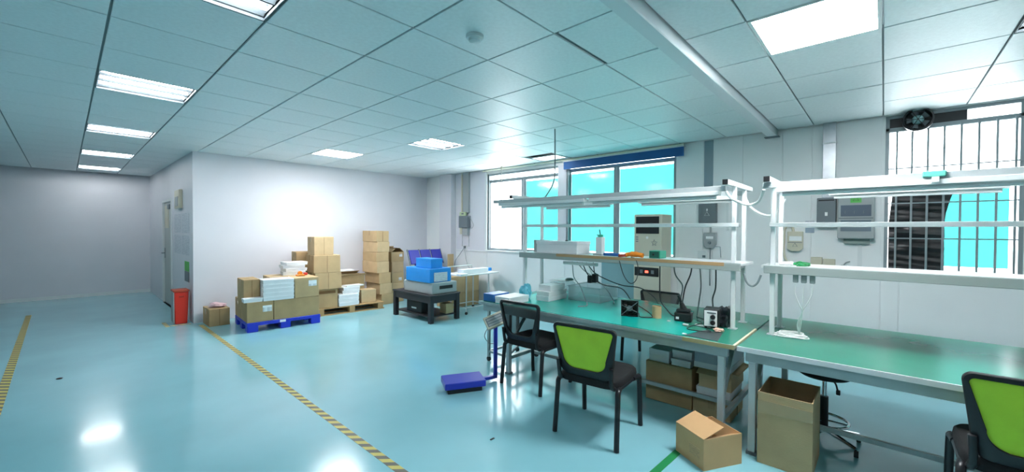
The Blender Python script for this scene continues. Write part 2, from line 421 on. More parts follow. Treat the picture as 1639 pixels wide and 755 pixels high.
def led_panel(c, label, em=None):
    x0, x1, y0, y1 = c; cx, cy = (x0 + x1) / 2, (y0 + y1) / 2; hx, hy = (x1 - x0) / 2 - 0.004, (y1 - y0) / 2 - 0.004
    t = thing('led_panel', label, 'ceiling light', (cx, cy, CEIL), 0, 'flat LED panels in the ceiling')
    f = MB(); b_ = 0.018
    f.box(-hx, hx, -hy, -hy + b_, -.004, .012).box(-hx, hx, hy - b_, hy, -.004, .012).box(-hx, -hx + b_, -hy + b_, hy - b_, -.004, .012).box(hx - b_, hx, -hy + b_, hy - b_, -.004, .012)
    f.build('frame', M_white, t)
    B(-hx + b_, hx - b_, -hy + b_, hy - b_, 0.0, .010).build('diffuser', em or M_led, t)
led_panel(led_cells[0], 'bright flat LED panel near the white wall above the boxes')
led_panel((5.31, 5.64, 3.90, 4.42), 'small narrow glowing panel beside a dark gap above the large window', M_hatch)
led_panel(led_cells[1], 'large glaring LED panel at the top right of the ceiling')
# smoke detector, cord, pull cord
sd = thing('smoke_detector', 'small round white smoke detector on the ceiling', 'smoke detector', (1.734, 1.903, CEIL))
MB().lathe([(0.055, 0.001), (0.055, -0.012), (0.05, -0.02)], 24).build('base', mat('detector_white', 'D2DBDB', .5), sd, smooth=True)
MB().lathe([(0.04, -0.02), (0.036, -0.035), (0.015, -0.042)], 24).build('sensor_dome', MATS['detector_white'], sd, smooth=True)

# ================================================================== WINDOWS
def rect_frame(mb, x0, x1, y0, y1, z0, z1, t):
    mb.box(x0, x1, y0, y1, z0, z0 + t).box(x0, x1, y0, y1, z1 - t, z1).box(x0, x1, y0, y0 + t, z0 + t, z1 - t).box(x0, x1, y1 - t, y1, z0 + t, z1 - t); return mb
w1 = struct(rect_frame(MB(), XW + 0.02, XW + 0.10, W1[0], W1[1], W1[2], W1[3], 0.035).build('window_1', M_frame))
# fixed wide post, transom over the left half
B(XW - 0.0, XW + 0.12, 4.02, 4.21, W1[2], W1[3]).build('mullion', M_wall, w1)
B(XW + 0.0, XW + 0.03, 3.985, 4.03, W1[2], W1[3]).build('mullion', M_frame, w1)
B(XW + 0.03, XW + 0.10, 4.21, W1[1], 2.46, 2.50).build('transom', M_frame, w1)
B(XW + 0.03, XW + 0.10, W1[0], 4.02, 2.50, 2.54).build('transom', M_frame, w1)
panes = [(5.075, 5.935, 1.115, 2.46, False), (4.21, 5.0, 1.115, 2.46, True), (3.145, 3.985, 1.115, 2.50, True), (2.205, 3.08, 1.115, 2.50, True)]
for y0, y1, z0, z1, film in panes:
    p = B(XW + 0.06, XW + 0.066, y0, y1, z0, z1).build('pane', M_glass, w1)
    rect_frame(MB(), XW + 0.045, XW + 0.085, y0 - .03, y1 + .03, z0 - .03, z1 + .03, 0.045).build('sash', M_frame, p)
    if film:
        B(XW + 0.068, XW + 0.070, y0 + 0.018, y1 - 0.018, z0 + 0.035, z1 - 0.045).build('film', M_film, p)
for y0, y1 in ((4.21, 5.075), (5.075, 5.935)): B(XW + 0.06, XW + 0.066, y0, y1, 2.50, W1[3] - .035).build('pane', M_glass, w1)
B(XW + 0.06, XW + 0.066, 2.205, 4.02, 2.54, W1[3] - .035).build('pane', M_glass, w1)
struct(B(XW - 0.05, XW + 0.02, 2.12, 5.99, 1.065, 1.085).build('trim_3', M_white, bevel=0.003))
# white reveal at the left of the window
struct(B(XW - 0.012, XW + 0.02, 5.97, 6.03, 1.085, 2.66).build('trim_4', M_white))
# blue valance and rail
va = thing('window_valance', 'dark blue fabric valance along the top of the large window', 'valance', (XW, 3.05, 2.53))
B(-0.06, -0.045, -1.0, 1.0, 0.0, 0.125).build('fabric', M_valance, va)
B(-0.07, -0.012, -1.01, 1.01, 0.125, 0.14).build('head_board', M_white, va)
cr = thing('curtain_rail', 'thin pale curtain rail above the large window', 'curtain rail', (XW - 0.05, 4.0, 2.69))
MB().tube([(0, -1.95, -.005), (0, 2.05, -.005)], 0.016, 8).build('rail', mat('rail_cream', 'F0EFDD', .4), cr, smooth=True)
for q in (-1.9, -0.6, 0.7, 2.0): B(-0.008, 0.04, q - .01, q + .01, -.01, 0.02).build('bracket', M_grey, cr)

w2 = struct(rect_frame(MB(), XW + 0.02, XW + 0.08, W2[0], W2[1], W2[2], W2[3], 0.03).build('window_2', M_frame))
B(XW + 0.02, XW + 0.08, W2[0], W2[1], 2.53, 2.575).build('transom', M_frame, w2)
p = B(XW + 0.14, XW + 0.146, W2[0] + .03, W2[1] - .03, W2[2] + .03, 2.53).build('pane', M_glass, w2)
B(XW + 0.132, XW + 0.134, W2[0] + .07, -0.40, W2[2] + .075, 1.97).build('film', M_film, p)
B(XW + 0.14, XW + 0.146, W2[0] + .03, -0.575, 2.575, 2.67).build('pane', M_glass, w2)
B(XW + 0.03, XW + 0.06, -0.575, -0.03, 2.575, 2.67).build('dark_board', M_curtain, w2)
g = thing('window_grille', 'steel security bars across the right-hand window', 'window bars', (XW + 0.005, 0, 0))
for k in range(8): B(-.007, .006, -0.088 - k * 0.1125 - .008, -0.088 - k * 0.1125 + .008, 1.09, 2.55).build('vertical_bar', M_frame, g)
for z in (1.11, 1.43, 1.79, 2.15, 2.54): B(.006, .014, -0.925, -0.005, z - .006, z + .006).build('cross_bar', M_frame, g)
# black sheet hanging behind the bars
cu = MB(); NZ, NY = 44, 10; vs = []; fs = []
for a in range(NZ + 1):
    z = 1.112 + 0.83 * a / NZ
    right = -0.445 - 0.07 * max(0, (z - 1.6) / 0.34) ** 1.5
    left = -0.035 - 0.03 * max(0, (z - 1.6) / 0.34)
    for b_ in range(NY + 1):
        t_ = b_ / NY; yy = left + (right - left) * t_
        vs.append((XW + 0.098 + 0.014 * math.sin(z * 42 + 1.2 * math.sin(t_ * 3.0 + z * 2)) * (0.5 + 0.5 * math.sin(z * 9 + 1)) + 0.006 * math.sin(z * 95 + t_ * 5), yy, z))
n = len(vs); fs = [(a * (NY + 1) + b_, a * (NY + 1) + b_ + 1, (a + 1) * (NY + 1) + b_ + 1, (a + 1) * (NY + 1) + b_) for a in range(NZ) for b_ in range(NY)]
cu._add(vs + [(v[0] + 0.003, v[1], v[2]) for v in vs], fs + [tuple(i + n for i in f[::-1]) for f in fs])
tag(cu.build('black_curtain', M_curtain, smooth=True), 'black plastic curtain in horizontal folds behind the barred window', 'curtain')
# exhaust fan at the top of the barred window
ef = thing('exhaust_fan', 'round dark exhaust fan at the top of the barred window', 'fan', (XW - 0.03, -0.235, 2.615))
ef.rotation_euler = (0, 0, 0)
MB().lathe([(0.095, 0.05), (0.115, 0.0), (0.115, -0.06), (0.10, -0.075), (0.098, 0.04)], 28, axis='x').build('housing', M_curtain, ef, smooth=True)
MB().lathe([(0.045, 0.0), (0.045, -0.03), (0.032, -0.055), (0.012, -0.066)], 20, axis='x').build('hub', mat('fan_hub_cyan_lit', '9CC9CC', .4), ef, smooth=True)  # cyan light on the hub is put into its pale colour
for k in range(5):
    a = 2 * PI * k / 5; mb = MB(); mb.T = Matrix.Rotation(a, 4, 'X')
    mb._add([(-.02, .026, -.012), (-.035, .082, -.03), (-.015, .082, .03), (-.005, .026, .012), (-.018, .026, -.012), (-.033, .082, -.03), (-.013, .082, .03), (-.003, .026, .012)],
            [(0, 1, 2, 3), (7, 6, 5, 4), (0, 4, 5, 1), (1, 5, 6, 2), (2, 6, 7, 3), (3, 7, 4, 0)])
    mb.build('blade', M_dgrey, ef)
for k in range(3): MB().tube([(-.068, .1 * math.cos(k * PI / 3), .1 * math.sin(k * PI / 3)), (-.068, -.1 * math.cos(k * PI / 3), -.1 * math.sin(k * PI / 3))], .003, 6).build('guard_wire', M_black, ef)

# ================================================================== DOOR SIDE
dr = struct(B(XS + 0.012, XS + 0.055, DY0 + .03, DY1 - .03, 0.005, DZ - .03).build('door_1', M_door))
fr = rect_frame(MB(), XS - 0.02, XS + 0.07, DY0, DY1, -0.04, DZ, 0.04).build('door_frame', M_white, dr)
B(XS + 0.004, XS + 0.012, 10.3, 10.72, 1.5, 1.94).build('door_window', M_beige, dr)
hd = MB().tube([(XS + .012, 10.74, 1.0), (XS - .045, 10.74, 1.0), (XS - .045, 10.62, 1.0)], .011, 8).build('door_handle', M_steel, dr, smooth=True)
B(XS - .002, XS + .012, 10.71, 10.77, .9, 1.1).build('handle_plate', M_steel, dr)
B(XS - .04, XS + .012, 9.9, 10.1, 1.86, 1.95).build('door_closer', M_dgrey, dr, bevel=.005)
for z in (.35, 1.3): B(XS - .006, XS + .012, DY0 + .03, DY0 + .06, z, z + .12).build('hinge', M_dgrey, dr)
def flat(name, y0, y1, z0, z1, m, label, cat, t=0.006, grp=None):
    return tag(B(XS - t, XS, y0, y1, z0, z1).build(name, m), label, cat, grp)
lb = thing('wall_lamp_box', 'small beige framed box high on the wall by the door', 'wall box', (XS, 9.05, 1.84))
B(-.05, 0, -.22, .22, 0, .32).build('case', M_beige, lb, bevel=.01); B(-.056, -.05, -.13, .13, .04, .2).build('front_plate', M_grey, lb)
flat('wall_notice', 8.98, 9.6, 1.42, 1.75, M_notice, 'pale printed notice at upper row beside the door', 'notice', .003)
flat('wall_notice', 8.3, 8.92, 1.42, 1.75, M_notice, 'pale printed notice at upper row nearest the wall corner', 'notice', .003)
flat('wall_notice', 8.98, 9.6, 1.05, 1.38, M_notice, 'pale printed notice at lower row beside the door', 'notice', .003)
flat('wall_notice', 8.3, 8.92, 1.05, 1.38, M_notice, 'pale printed notice at lower row nearest the wall corner', 'notice', .003)
gs = thing('safety_sign', 'green and grey safety sign low on the wall above the red bin', 'sign', (XS, 8.5, .62))
B(-.005, 0, -.17, .17, .17, .33).build('green_plate', M_greensign, gs); B(-.006, 0, -.17, .17, 0, .165).build('grey_plate', M_dgrey, gs)
# red bin
rb = thing('red_bin', 'red rectangular waste bin at the foot of the wall corner', 'bin', (1.225, 8.22, 0))
mb = MB()._add([(-.075, -.10, 0), (.075, -.10, 0), (.075, .10, 0), (-.075, .10, 0), (-.092, -.12, .5), (.092, -.12, .5), (.092, .12, .5), (-.092, .12, .5)],
               [(0, 3, 2, 1), (4, 5, 6, 7), (0, 1, 5, 4), (1, 2, 6, 5), (2, 3, 7, 6), (3, 0, 4, 7)])
mb.build('body', M_red, rb, bevel=.008)
rect = MB().box(-.1, .1, -.13, .13, .5, .535); rect.build('lid', mat('bin_lid', 'B4472F', .45), rb, bevel=.008)
B(-.03, .03, -.124, -.115, .42, .44).build('grip', mat('bin_grip', 'A82618', .5), rb)
B(-.096, -.088, -.115, .115, .03, .5).build('side_panel', M_grey, rb)

# floor markings
def ftape(name, x0, x1, y0, y1, label, m=M_hazard, grp=None, rz=0):
    o = B(-(x1 - x0) / 2, (x1 - x0) / 2, -(y1 - y0) / 2, (y1 - y0) / 2, 0.0, .0012).build(name, m, loc=((x0 + x1) / 2, (y0 + y1) / 2, 0.0003))
    o.rotation_euler = (0, 0, rz); return tag(o, label, 'floor tape', grp)
ftape('floor_tape', 1.372, 1.428, 0.6, 7.8, 'yellow and black striped floor tape running from the boxes to the foreground', rz=-.004)
ftape('floor_tape', -0.43, -0.365, 3.0, 10.75, 'yellow and black striped floor tape along the left aisle', rz=.006)
ftape('floor_tape', 1.02, 1.07, 8.0, 8.42, 'short striped tape on the floor left of the red bin')
ftape('floor_tape', 1.075, 1.33, 8.02, 8.065, 'short striped tape on the floor in front of the red bin')
ftape('floor_tape', 2.28, 2.80, 1.0, 1.05, 'green floor tape beside the open carton in the foreground', M_greentape, rz=-.05)
tag(MB().lathe([(.02, 0), (.026, .004), (.012, .009)], 9).build('floor_scrap', M_rubber, loc=(-.045, 6.02, 0.0005)), 'tiny dark scrap lying alone on the blue floor', 'scrap')
tag(B(-.018, .018, -.006, .006, 0, .004).build('floor_scrap', M_rubber, loc=(2.05, 2.05, .0005)), 'small dark chip on the floor near the striped tape end', 'scrap')

# ================================================================== BOXES
def carton(label, x0, x1, y0, y1, z0, z1, m=0, T=None, sticker=None, tape=True, flaps=None, group=None, name='cardboard_box', slot=False, rz=0.0):
    cx, cy = (x0 + x1) / 2, (y0 + y1) / 2; hx, hy, h = (x1 - x0) / 2, (y1 - y0) / 2, z1 - z0
    mt = M_card[m] if isinstance(m, int) else m
    loc = Vector((cx, cy, 0)); a = rz
    if T: loc = T(cx, cy); a = rz + T.a
    t = thing(name, label, 'box', (loc[0], loc[1], z0), a, group)
    j = 0.0025
    if flaps is None:
        B(-hx, hx, -hy, hy, 0, h).build('body', mt, t, bevel=.005, jit=j)
        if tape:
            B(-hx - .0005, hx + .0005, -.025, .025, h - .004, h + .0012).build('tape', M_ptape, t)
            B(-hx - .004, -hx + .0005, -.025, .025, h - .09, h + .001).build('tape', M_ptape, t)
            # centre flap seam on the front
            B(-.002, .002, -hy - .003, -hy + .001, .006, h - .006).build('seam', M_cardd, t)
    else:
        w_ = .006
        s = MB().box(-hx, hx, -hy, -hy + w_, 0, h).box(-hx, hx, hy - w_, hy, 0, h).box(-hx, -hx + w_, -hy + w_, hy - w_, 0, h).box(hx - w_, hx, -hy + w_, hy - w_, 0, h).box(-hx + w_, hx - w_, -hy + w_, hy - w_, 0, w_)
        s.build('body', mt, t)
        for side, ang, ln in flaps:      # ang: 0 = lying closed, 90 = straight up, 180 = folded open outward level
            f = MB(); c_, s_ = math.cos(math.radians(ang)), math.sin(math.radians(ang))
            if side == 'front': f._add([(-hx, -hy, h), (hx, -hy, h), (hx, -hy + ln * c_, h + ln * s_), (-hx, -hy + ln * c_, h + ln * s_)], [(0, 1, 2, 3)])
            if side == 'back': f._add([(-hx, hy, h), (hx, hy, h), (hx, hy - ln * c_, h + ln * s_), (-hx, hy - ln * c_, h + ln * s_)], [(0, 1, 2, 3)])
            if side == 'left': f._add([(-hx, -hy, h), (-hx, hy, h), (-hx + ln * c_, hy, h + ln * s_), (-hx + ln * c_, -hy, h + ln * s_)], [(0, 1, 2, 3)])
            if side == 'right': f._add([(hx, -hy, h), (hx, hy, h), (hx - ln * c_, hy, h + ln * s_), (hx - ln * c_, -hy, h + ln * s_)], [(0, 1, 2, 3)])
            P = [Vector(v) for v in f.v]; nn = (P[1] - P[0]).cross(P[2] - P[1]).normalized() * .004
            if nn.z < 0: nn = -nn
            g_ = MB()._add([tuple(q) for q in P] + [tuple(q + nn) for q in P], [(0, 1, 2, 3), (7, 6, 5, 4), (0, 4, 5, 1), (1, 5, 6, 2), (2, 6, 7, 3), (3, 7, 4, 0)])
            g_.build('flap', mt, t)
    if sticker:
        u0, u1, v0, v1 = sticker
        B(u0, u1, -hy - .004, -hy + .001, v0, v1).build('sticker', M_sticker, t)
    if slot:
        B(-hx * .8, hx * .8, -hy - .004, -hy + .001, h - .075, h - .025).build('handle_slot', M_cardd, t)
    return t
def white_box(label, x0, x1, y0, y1, z0, z1, T=None, group=None, rz=0.0, m=None):
    cx, cy = (x0 + x1) / 2, (y0 + y1) / 2; hx, hy, h = (x1 - x0) / 2, (y1 - y0) / 2, z1 - z0
    loc = Vector((cx, cy, 0)); a = rz
    if T: loc = T(cx, cy); a = rz + T.a
    t = thing('white_carton', label, 'box', (loc[0], loc[1], z0), a, group)
    B(-hx + .003, hx - .003, -hy + .003, hy - .003, 0, h * .62).build('body', M_carton, t, bevel=.002)
    B(-hx, hx, -hy, hy, h * .52, h - .001).build('lid', M_carton, t, bevel=.002)
    return t
class LF:
    def __init__(s, x, y, a): s.x, s.y, s.a = x, y, a
    def __call__(s, u, v): return Vector((s.x + u * math.cos(s.a) - v * math.sin(s.a), s.y + u * math.sin(s.a) + v * math.cos(s.a), 0))
# ---- blue pallet
PF = LF(1.75, 6.71, -0.065)
pl = thing('plastic_pallet', 'blue plastic pallet loaded with cardboard boxes and white cartons', 'pallet', (PF.x, PF.y, 0), PF.a)
B(0, 1.0, 0, .84, .115, .138).build('deck', M_blue, pl, bevel=.004)
for k in range(3):
    for q in range(3): B(k * .43, k * .43 + .14, q * .35, q * .35 + .14, 0, .10).build('foot', M_blue, pl, bevel=.008)
B(0, 1.0, 0, .03, .09, .116).build('front_rim', M_blue, pl); B(0, .03, .03, .84, .09, .116).build('side_rim', M_blue, pl)
B(.42, .50, -.003, 0, .095, .13).build('white_mark', M_paper, pl)
Z0 = .139
carton('lower left cardboard box on the blue pallet, with a barcode sticker', .0, .335, .01, .42, Z0, .43, 1, PF, sticker=(0.03, .15, .14, .23), tape=False)
carton('wide lower right cardboard box at the front of the blue pallet', .345, .985, .01, .42, Z0, .43, 1, PF, tape=False)
carton('hidden rear left cardboard box on the blue pallet deck', .0, .48, .43, .83, Z0, .43, 1, PF)
carton('hidden rear right cardboard box on the blue pallet deck', .49, .985, .43, .83, Z0, .43, 0, PF)
carton('upper left cardboard box on the blue pallet, taped with brown strips', -.01, .197, .165, .6, .431, .745, 1, PF)
carton('upper right cardboard box on the blue pallet, with a barcode sticker', .63, .985, .01, .42, .431, .735, 0, PF, sticker=(.02, .14, .17, .26), tape=False)
carton('rear upper cardboard box on the blue pallet, under white cartons', .385, .985, .43, .83, .431, .738, 2, PF)
white_box('single flat white carton at the front left of the blue pallet stack', -.04, .2, .012, .155, .431, .49, PF)
for k in range(5):
    white_box(['bottom', 'second from the bottom', 'middle', 'fourth from the bottom', 'topmost'][k] + ' carton of the white stack at the front of the blue pallet',
              .205, .62, .005, .16 + .12 * 1, .431 + k * .062, .431 + (k + 1) * .062, PF, 'white cartons stacked on the blue pallet', rz=random.uniform(-.008, .008))
zz = .741
for k, (h_, o_) in enumerate(((.06, 0), (.05, .015), (.05, -.012), (.05, .02))):
    white_box(['lowest', 'second', 'third', 'highest'][k] + ' white carton of the loose pile at the back of the blue pallet', .6 + o_, .93 + o_, .46, .72, zz, zz + h_, PF, 'white cartons piled at the back of the blue pallet', rz=(-.1, .06, -.04, .09)[k]); zz += h_ + .001
td = thing('tape_dispenser', 'small orange and red tape dispenser on top of a cardboard box', 'tape dispenser', (*PF(.80, .3)[:2], .7385), PF.a)
B(-.07, .06, -.03, .03, 0, .025).build('base', M_orange, td, bevel=.006)
MB().lathe([(.034, -.018), (.034, .018)], 20, (-.01, 0, .042), 'y').build('tape_roll', M_orange, td, smooth=True)
B(.045, .095, -.03, .03, .01, .05).build('cutter', M_red, td, bevel=.004)
# ---- single box at left
carton('small cardboard box on the floor left of the blue pallet', 1.47, 1.735, 7.55, 7.95, 0, .265, 1, tape=True)
def lump(name, label, cat, c, r, m, seed, parent=None):
    rd = random.Random(seed); bm2 = bmesh.new(); bmesh.ops.create_icosphere(bm2, subdivisions=3, radius=1.0)
    ph = [rd.uniform(0, 6) for _ in range(6)]
    for v in bm2.verts:
        p = v.co.copy(); k = 1 + .16 * math.sin(4 * p.x + ph[0] + 2 * p.z) + .12 * math.sin(6 * p.y + ph[1]) + .09 * math.sin(9 * p.z + ph[2] + 5 * p.x) + .05 * math.sin(15 * p.x + ph[3]) + .05 * math.sin(14 * p.y + ph[4])
        v.co = Vector((p.x * r[0] * k, p.y * r[1] * k, max(p.z * r[2] * k, -r[2] * .6) + r[2] * .6))
    me = bpy.data.meshes.new(name); bm2.to_mesh(me); bm2.free(); me.materials.append(m)
    o = bpy.data.objects.new(name, me); col.objects.link(o); o.location = c
    if parent is not None: o.parent = parent
    elif label: tag(o, label, cat)
    return o
lump('crumpled_bag', 'crumpled pink plastic bag on the small floor box', 'bag', (1.62, 7.75, .272), (.12, .14, .035), M_pink, 3)
# ---- wooden pallet
WF = LF(2.90, 7.10, -0.10)
wp = thing('wooden_pallet', 'low wooden pallet beside the blue one, right end bare', 'pallet', (WF.x, WF.y, 0), WF.a)
for k in range(6): B(0, 1.18, k * .118, k * .118 + .095, .112, .13).build('plank', M_wood, wp, bevel=.002)
for k in range(3): B(k * .53, k * .53 + .1, 0, .69, .018, .112).build('stringer', M_wood, wp, bevel=.003)
for k in range(3): B(0, 1.18, k * .29, k * .29 + .09, 0, .018).build('bottom_plank', M_wood, wp)
zp = .131
carton('dark bottom cardboard box of the tall stack, with a slot near its top', -.04, .33, .02, .44, zp, .455, 1, WF, tape=False, slot=True)
carton('second cardboard box up in the tall stack beside the blue pallet', -.05, .39, .0, .42, .456, .745, 0, WF)
carton('third cardboard box up in the tall stack beside the blue pallet', -.07, .37, .0, .46, .746, 1.045, 0, WF)
carton('top cardboard box of the tall stack beside the blue pallet', -.05, .265, .03, .42, 1.046, 1.36, 2, WF)
carton('cardboard box behind the tall stack, only its left edge showing', -.2, .2, .48, .78, zp, .62, 1, WF)
carton('upper cardboard box behind the tall stack, only its left edge showing', -.22, .2, .48, .78, .621, 1.09, 1, WF)
for k in range(3):
    white_box(['lower', 'middle', 'upper'][k] + ' carton of the white pile on the wooden pallet', .345, .70, .0, .26, zp + k * .068, zp + (k + 1) * .068, WF, 'white cartons on the wooden pallet', rz=(.03, -.02, .02)[k])
for k in range(2):
    white_box(['lower', 'upper'][k] + ' small carton crowning the white pile on the wooden pallet', .43, .73, .04, .26, .337 + k * .06, .337 + (k + 1) * .06, WF, 'small white cartons on the wooden pallet', rz=(-.05, .06)[k])
tag(B(-.15, .17, -.1, .1, 0, .022).build('paper_sheaf', M_paper, loc=(*WF(.64, .15)[:2], .458), jit=.006), 'loose sheaf of white paper on the white pile of the wooden pallet', 'paper')
carton('open cardboard box behind the white pile on the wooden pallet', .40, .92, .30, .68, zp, .64, 0, WF, flaps=(('front', 165, .13), ('back', 20, .15), ('right', 200, .18)), name='open_cardboard_box')
tag(B(-.14, .14, -.1, .1, 0, .02).build('paper_sheaf', M_paper, loc=(*WF(.66, .6)[:2], .70), jit=.004), 'white papers lying on the open box of the wooden pallet', 'paper')
carton('small cardboard box at the bare end of the wooden pallet', .78, 1.06, .10, .30, zp, .37, 2, WF, tape=False)
# ---- stack 2 and 3
zs = [0, .21, .42, .635, .86, 1.045, 1.25, 1.465]
lab2 = ['bottom', 'second from the bottom', 'third from the bottom', 'fourth from the bottom', 'third from the top', 'second from the top', 'topmost']
for k in range(7):
    dx = (.10, .08, .05, .0, .0, .01, .0)[k]
    carton(lab2[k] + ' cardboard box of the seven-box column against the white wall', 4.11 + dx, 4.38 + dx * (1 if k > 2 else .9), 7.33, 7.88, zs[k], zs[k + 1] - .001, (0, 2, 0, 2, 0, 2, 0)[k], tape=(k == 6), group='seven-box cardboard column', rz=(.02, -.02, .01, .03, -.01, .015, 0)[k])
zs = [0, .175, .39, .605, .83]
for k in range(4):
    carton(['bottom', 'second', 'third', 'fourth'][k] + ' cardboard box of the shorter column right of the tall column', 4.50, 4.78, 7.42, 7.86, zs[k], zs[k + 1] - .001, (0, 2)[k % 2], group='shorter cardboard column', tape=False,
           sticker=(.02, .09, .05, .11) if k == 2 else None)
carton('open-topped cardboard box at the top of the shorter column', 4.49, 4.78, 7.42, 7.86, .831, 1.03, 0, flaps=(('back', 62, .12), ('left', 35, .12), ('right', 40, .12)), sticker=(.04, .11, .1, .16), name='open_cardboard_box')

# ================================================================== BLACK TABLE and what stands on it
bt = thing('low_table', 'low black wooden table with lower shelf, holding blue boxes', 'table', (4.18, 5.81, 0))
B(-.31, .31, -.55, .55, .425, .45).build('tabletop', M_blacktable, bt, bevel=.004)
for sx in (-1, 1):
    for sy in (-1, 1): B(sx * .265 - .035, sx * .265 + .035, sy * .505 - .035, sy * .505 + .035, 0, .425).build('leg', M_blacktable, bt, bevel=.003)
for sy in (-1, 1): B(-.23, .23, sy * .52 - .012, sy * .52 + .012, .32, .425).build('apron', M_blacktable, bt)
for sx in (-1, 1): B(sx * .28 - .012, sx * .28 + .012, -.47, .47, .32, .425).build('apron', M_blacktable, bt)
B(-.26, .26, -.5, .5, .085, .105).build('lower_shelf', M_blacktable, bt)
gc = thing('grey_crate', 'grey plastic crate under the blue boxes on the black table', 'crate', (4.195, 5.72, .451))
B(-.245, .265, -.40, .40, 0, .185).build('body', M_grey, gc, bevel=.012)
B(-.10, .17, -.404, -.398, .075, .13).build('grip', M_black, gc)
bb = thing('blue_box', 'larger blue storage box with a white label on the grey crate', 'box', (4.15, 5.70, .637))
B(-.22, .21, -.345, .33, 0, .225).build('body', M_bluebox, bb, bevel=.006)
for k in (1, 2): B(-.223, .213, -.348, .333, .075 * k - .003, .075 * k + .003).build('rib', M_bluebox, bb)
B(-.14, .13, -.352, -.345, .012, .16).build('paper_label', M_notice, bb)
bb2 = thing('blue_box', 'smaller blue box on top of the larger blue box', 'box', (4.12, 5.63, .863))
B(-.12, .11, -.215, .21, 0, .135).build('body', M_bluebox, bb2, bevel=.006); B(-.123, .113, -.218, .213, .12, .155).build('lid', M_bluebox, bb2, bevel=.004)
kb = thing('black_case', 'black equipment case on the lower shelf of the black table', 'case', (4.06, 5.85, .106))
B(-.09, .09, -.22, .22, 0, .19).build('body', M_black, kb, bevel=.012); B(-.094, -.088, -.07, .07, .06, .085).build('name_plate', M_paper, kb)
carton('small cardboard box on the lower shelf of the black table', 4.24, 4.40, 5.33, 5.50, .106, .27, 0, tape=False)
# three-seat blue bench behind
ws = thing('waiting_bench', 'navy blue three-seat bench behind the blue boxes', 'bench', (5.08, 7.0, 0))
for k in range(3):
    x0 = -.40 + k * .275
    MB()._add([(x0, -.02, .80), (x0 + .25, -.02, .80), (x0 + .25, .10, 1.08), (x0, .10, 1.08), (x0, .03, .79), (x0 + .25, .03, .79), (x0 + .25, .14, 1.07), (x0, .14, 1.07)],
              [(0, 1, 2, 3), (7, 6, 5, 4), (0, 4, 5, 1), (1, 5, 6, 2), (2, 6, 7, 3), (3, 7, 4, 0)]).build('backrest', M_bluenavy, ws, bevel=.012)
    B(x0, x0 + .25, -.40, -.02, .42, .46).build('seat', M_bluenavy, ws, bevel=.012)
    MB().bar((x0 + .255, -.01, .78), (x0 + .255, .115, 1.085), .02, .02).build('divider', M_dgrey, ws)
    MB().bar((x0 + .12, .03, .82), (x0 + .12, -.03, .44), .03, .02).build('back_strut', M_bluenavy, ws)
MB().bar((-.42, -.01, .78), (-.42, .115, 1.085), .02, .02).build('divider', M_dgrey, ws)
B(-.42, .44, -.24, -.20, .37, .41).build('beam', M_black, ws)
for s in (-.3, .3):
    B(s - .02, s + .02, -.24, -.20, .03, .37).build('leg', M_black, ws); B(s - .02, s + .02, -.44, .04, 0, .03).build('foot', M_black, ws)
bdp = MB()._add([(5.50, 7.0, 0), (5.66, 6.92, 0), (5.69, 6.925, .99), (5.53, 7.005, .97), (5.51, 7.02, 0), (5.67, 6.94, 0), (5.695, 6.94, .99), (5.54, 7.02, .97)],
                [(0, 1, 2, 3), (7, 6, 5, 4), (0, 4, 5, 1), (1, 5, 6, 2), (2, 6, 7, 3), (3, 7, 4, 0)])
tag(B(-.08, .08, -.006, .006, 0, .97).build('cardboard_sheet', M_card[2], loc=(5.605, 6.90, 0)), 'brown cardboard sheet standing upright beside the navy bench', 'cardboard sheet')
bpy.context.view_layer.update()
# ---- wheeled trolley by the window wall
tr = thing('tool_trolley', 'white wheeled trolley table against the window wall', 'trolley', (5.08, 5.62, 0))
B(-.47, .47, -.24, .26, .685, .705).build('tabletop', M_white, tr, bevel=.003)
for sx in (-.33, .22):
    for sy in (-.21, .22):
        MB().tube([(sx, sy, .05), (sx, sy, .685)], .011, 8).build('leg', M_alu, tr, smooth=True)
        MB().lathe([(.026, -.01), (.026, .01)], 14, (sx, sy, .026), 'y').build('castor', M_rubber, tr, smooth=True)
for sy in (-.21, .22): MB().tube([(-.33, sy, .12), (.22, sy, .12)], .008, 8).build('rail', M_alu, tr, smooth=True)
for sx in (-.33, .22): MB().tube([(sx, -.21, .12), (sx, .22, .12)], .008, 8).build('rail', M_alu, tr, smooth=True)
MB().tube(smoothpath([(-.45, -.2, .70), (-.455, -.2, .79), (-.42, -.2, .83), (-.3, -.2, .835), (.3, -.2, .84)]), .007, 8).build('handle', M_alu, tr, smooth=True) if False else None
MB().tube([(-.45, .2, .70), (-.45, .2, .80), (-.43, .2, .82), (.15, .2, .83), (.17, .2, .81), (.17, .2, .70)], .008, 8).build('back_rail', M_alu2, tr, smooth=True)
tag(B(-.31, .31, -.07, .07, 0, .085).build('long_carton', M_carton, bevel=.004, loc=(5.02, 5.52, .706)), 'long white carton lying on the white trolley', 'box')
tag(B(-.16, .16, -.05, .05, 0, .06).build('blue_case', M_bluebox, bevel=.012, loc=(5.42, 5.66, .706)), 'small blue tool case at the right end of the trolley', 'case')
tag(B(-.08, .08, -.06, .06, 0, .022).build('paper_pack', M_paper, bevel=.003, loc=(4.68, 5.44, .706)), 'white paper pack at the left end of the trolley', 'paper')
carton('lower cardboard box standing behind the white trolley', 4.90, 5.62, 6.02, 6.45, 0, .29, 1)
carton('upper cardboard box stacked behind the white trolley', 4.88, 5.62, 6.02, 6.45, .291, .60, 0)

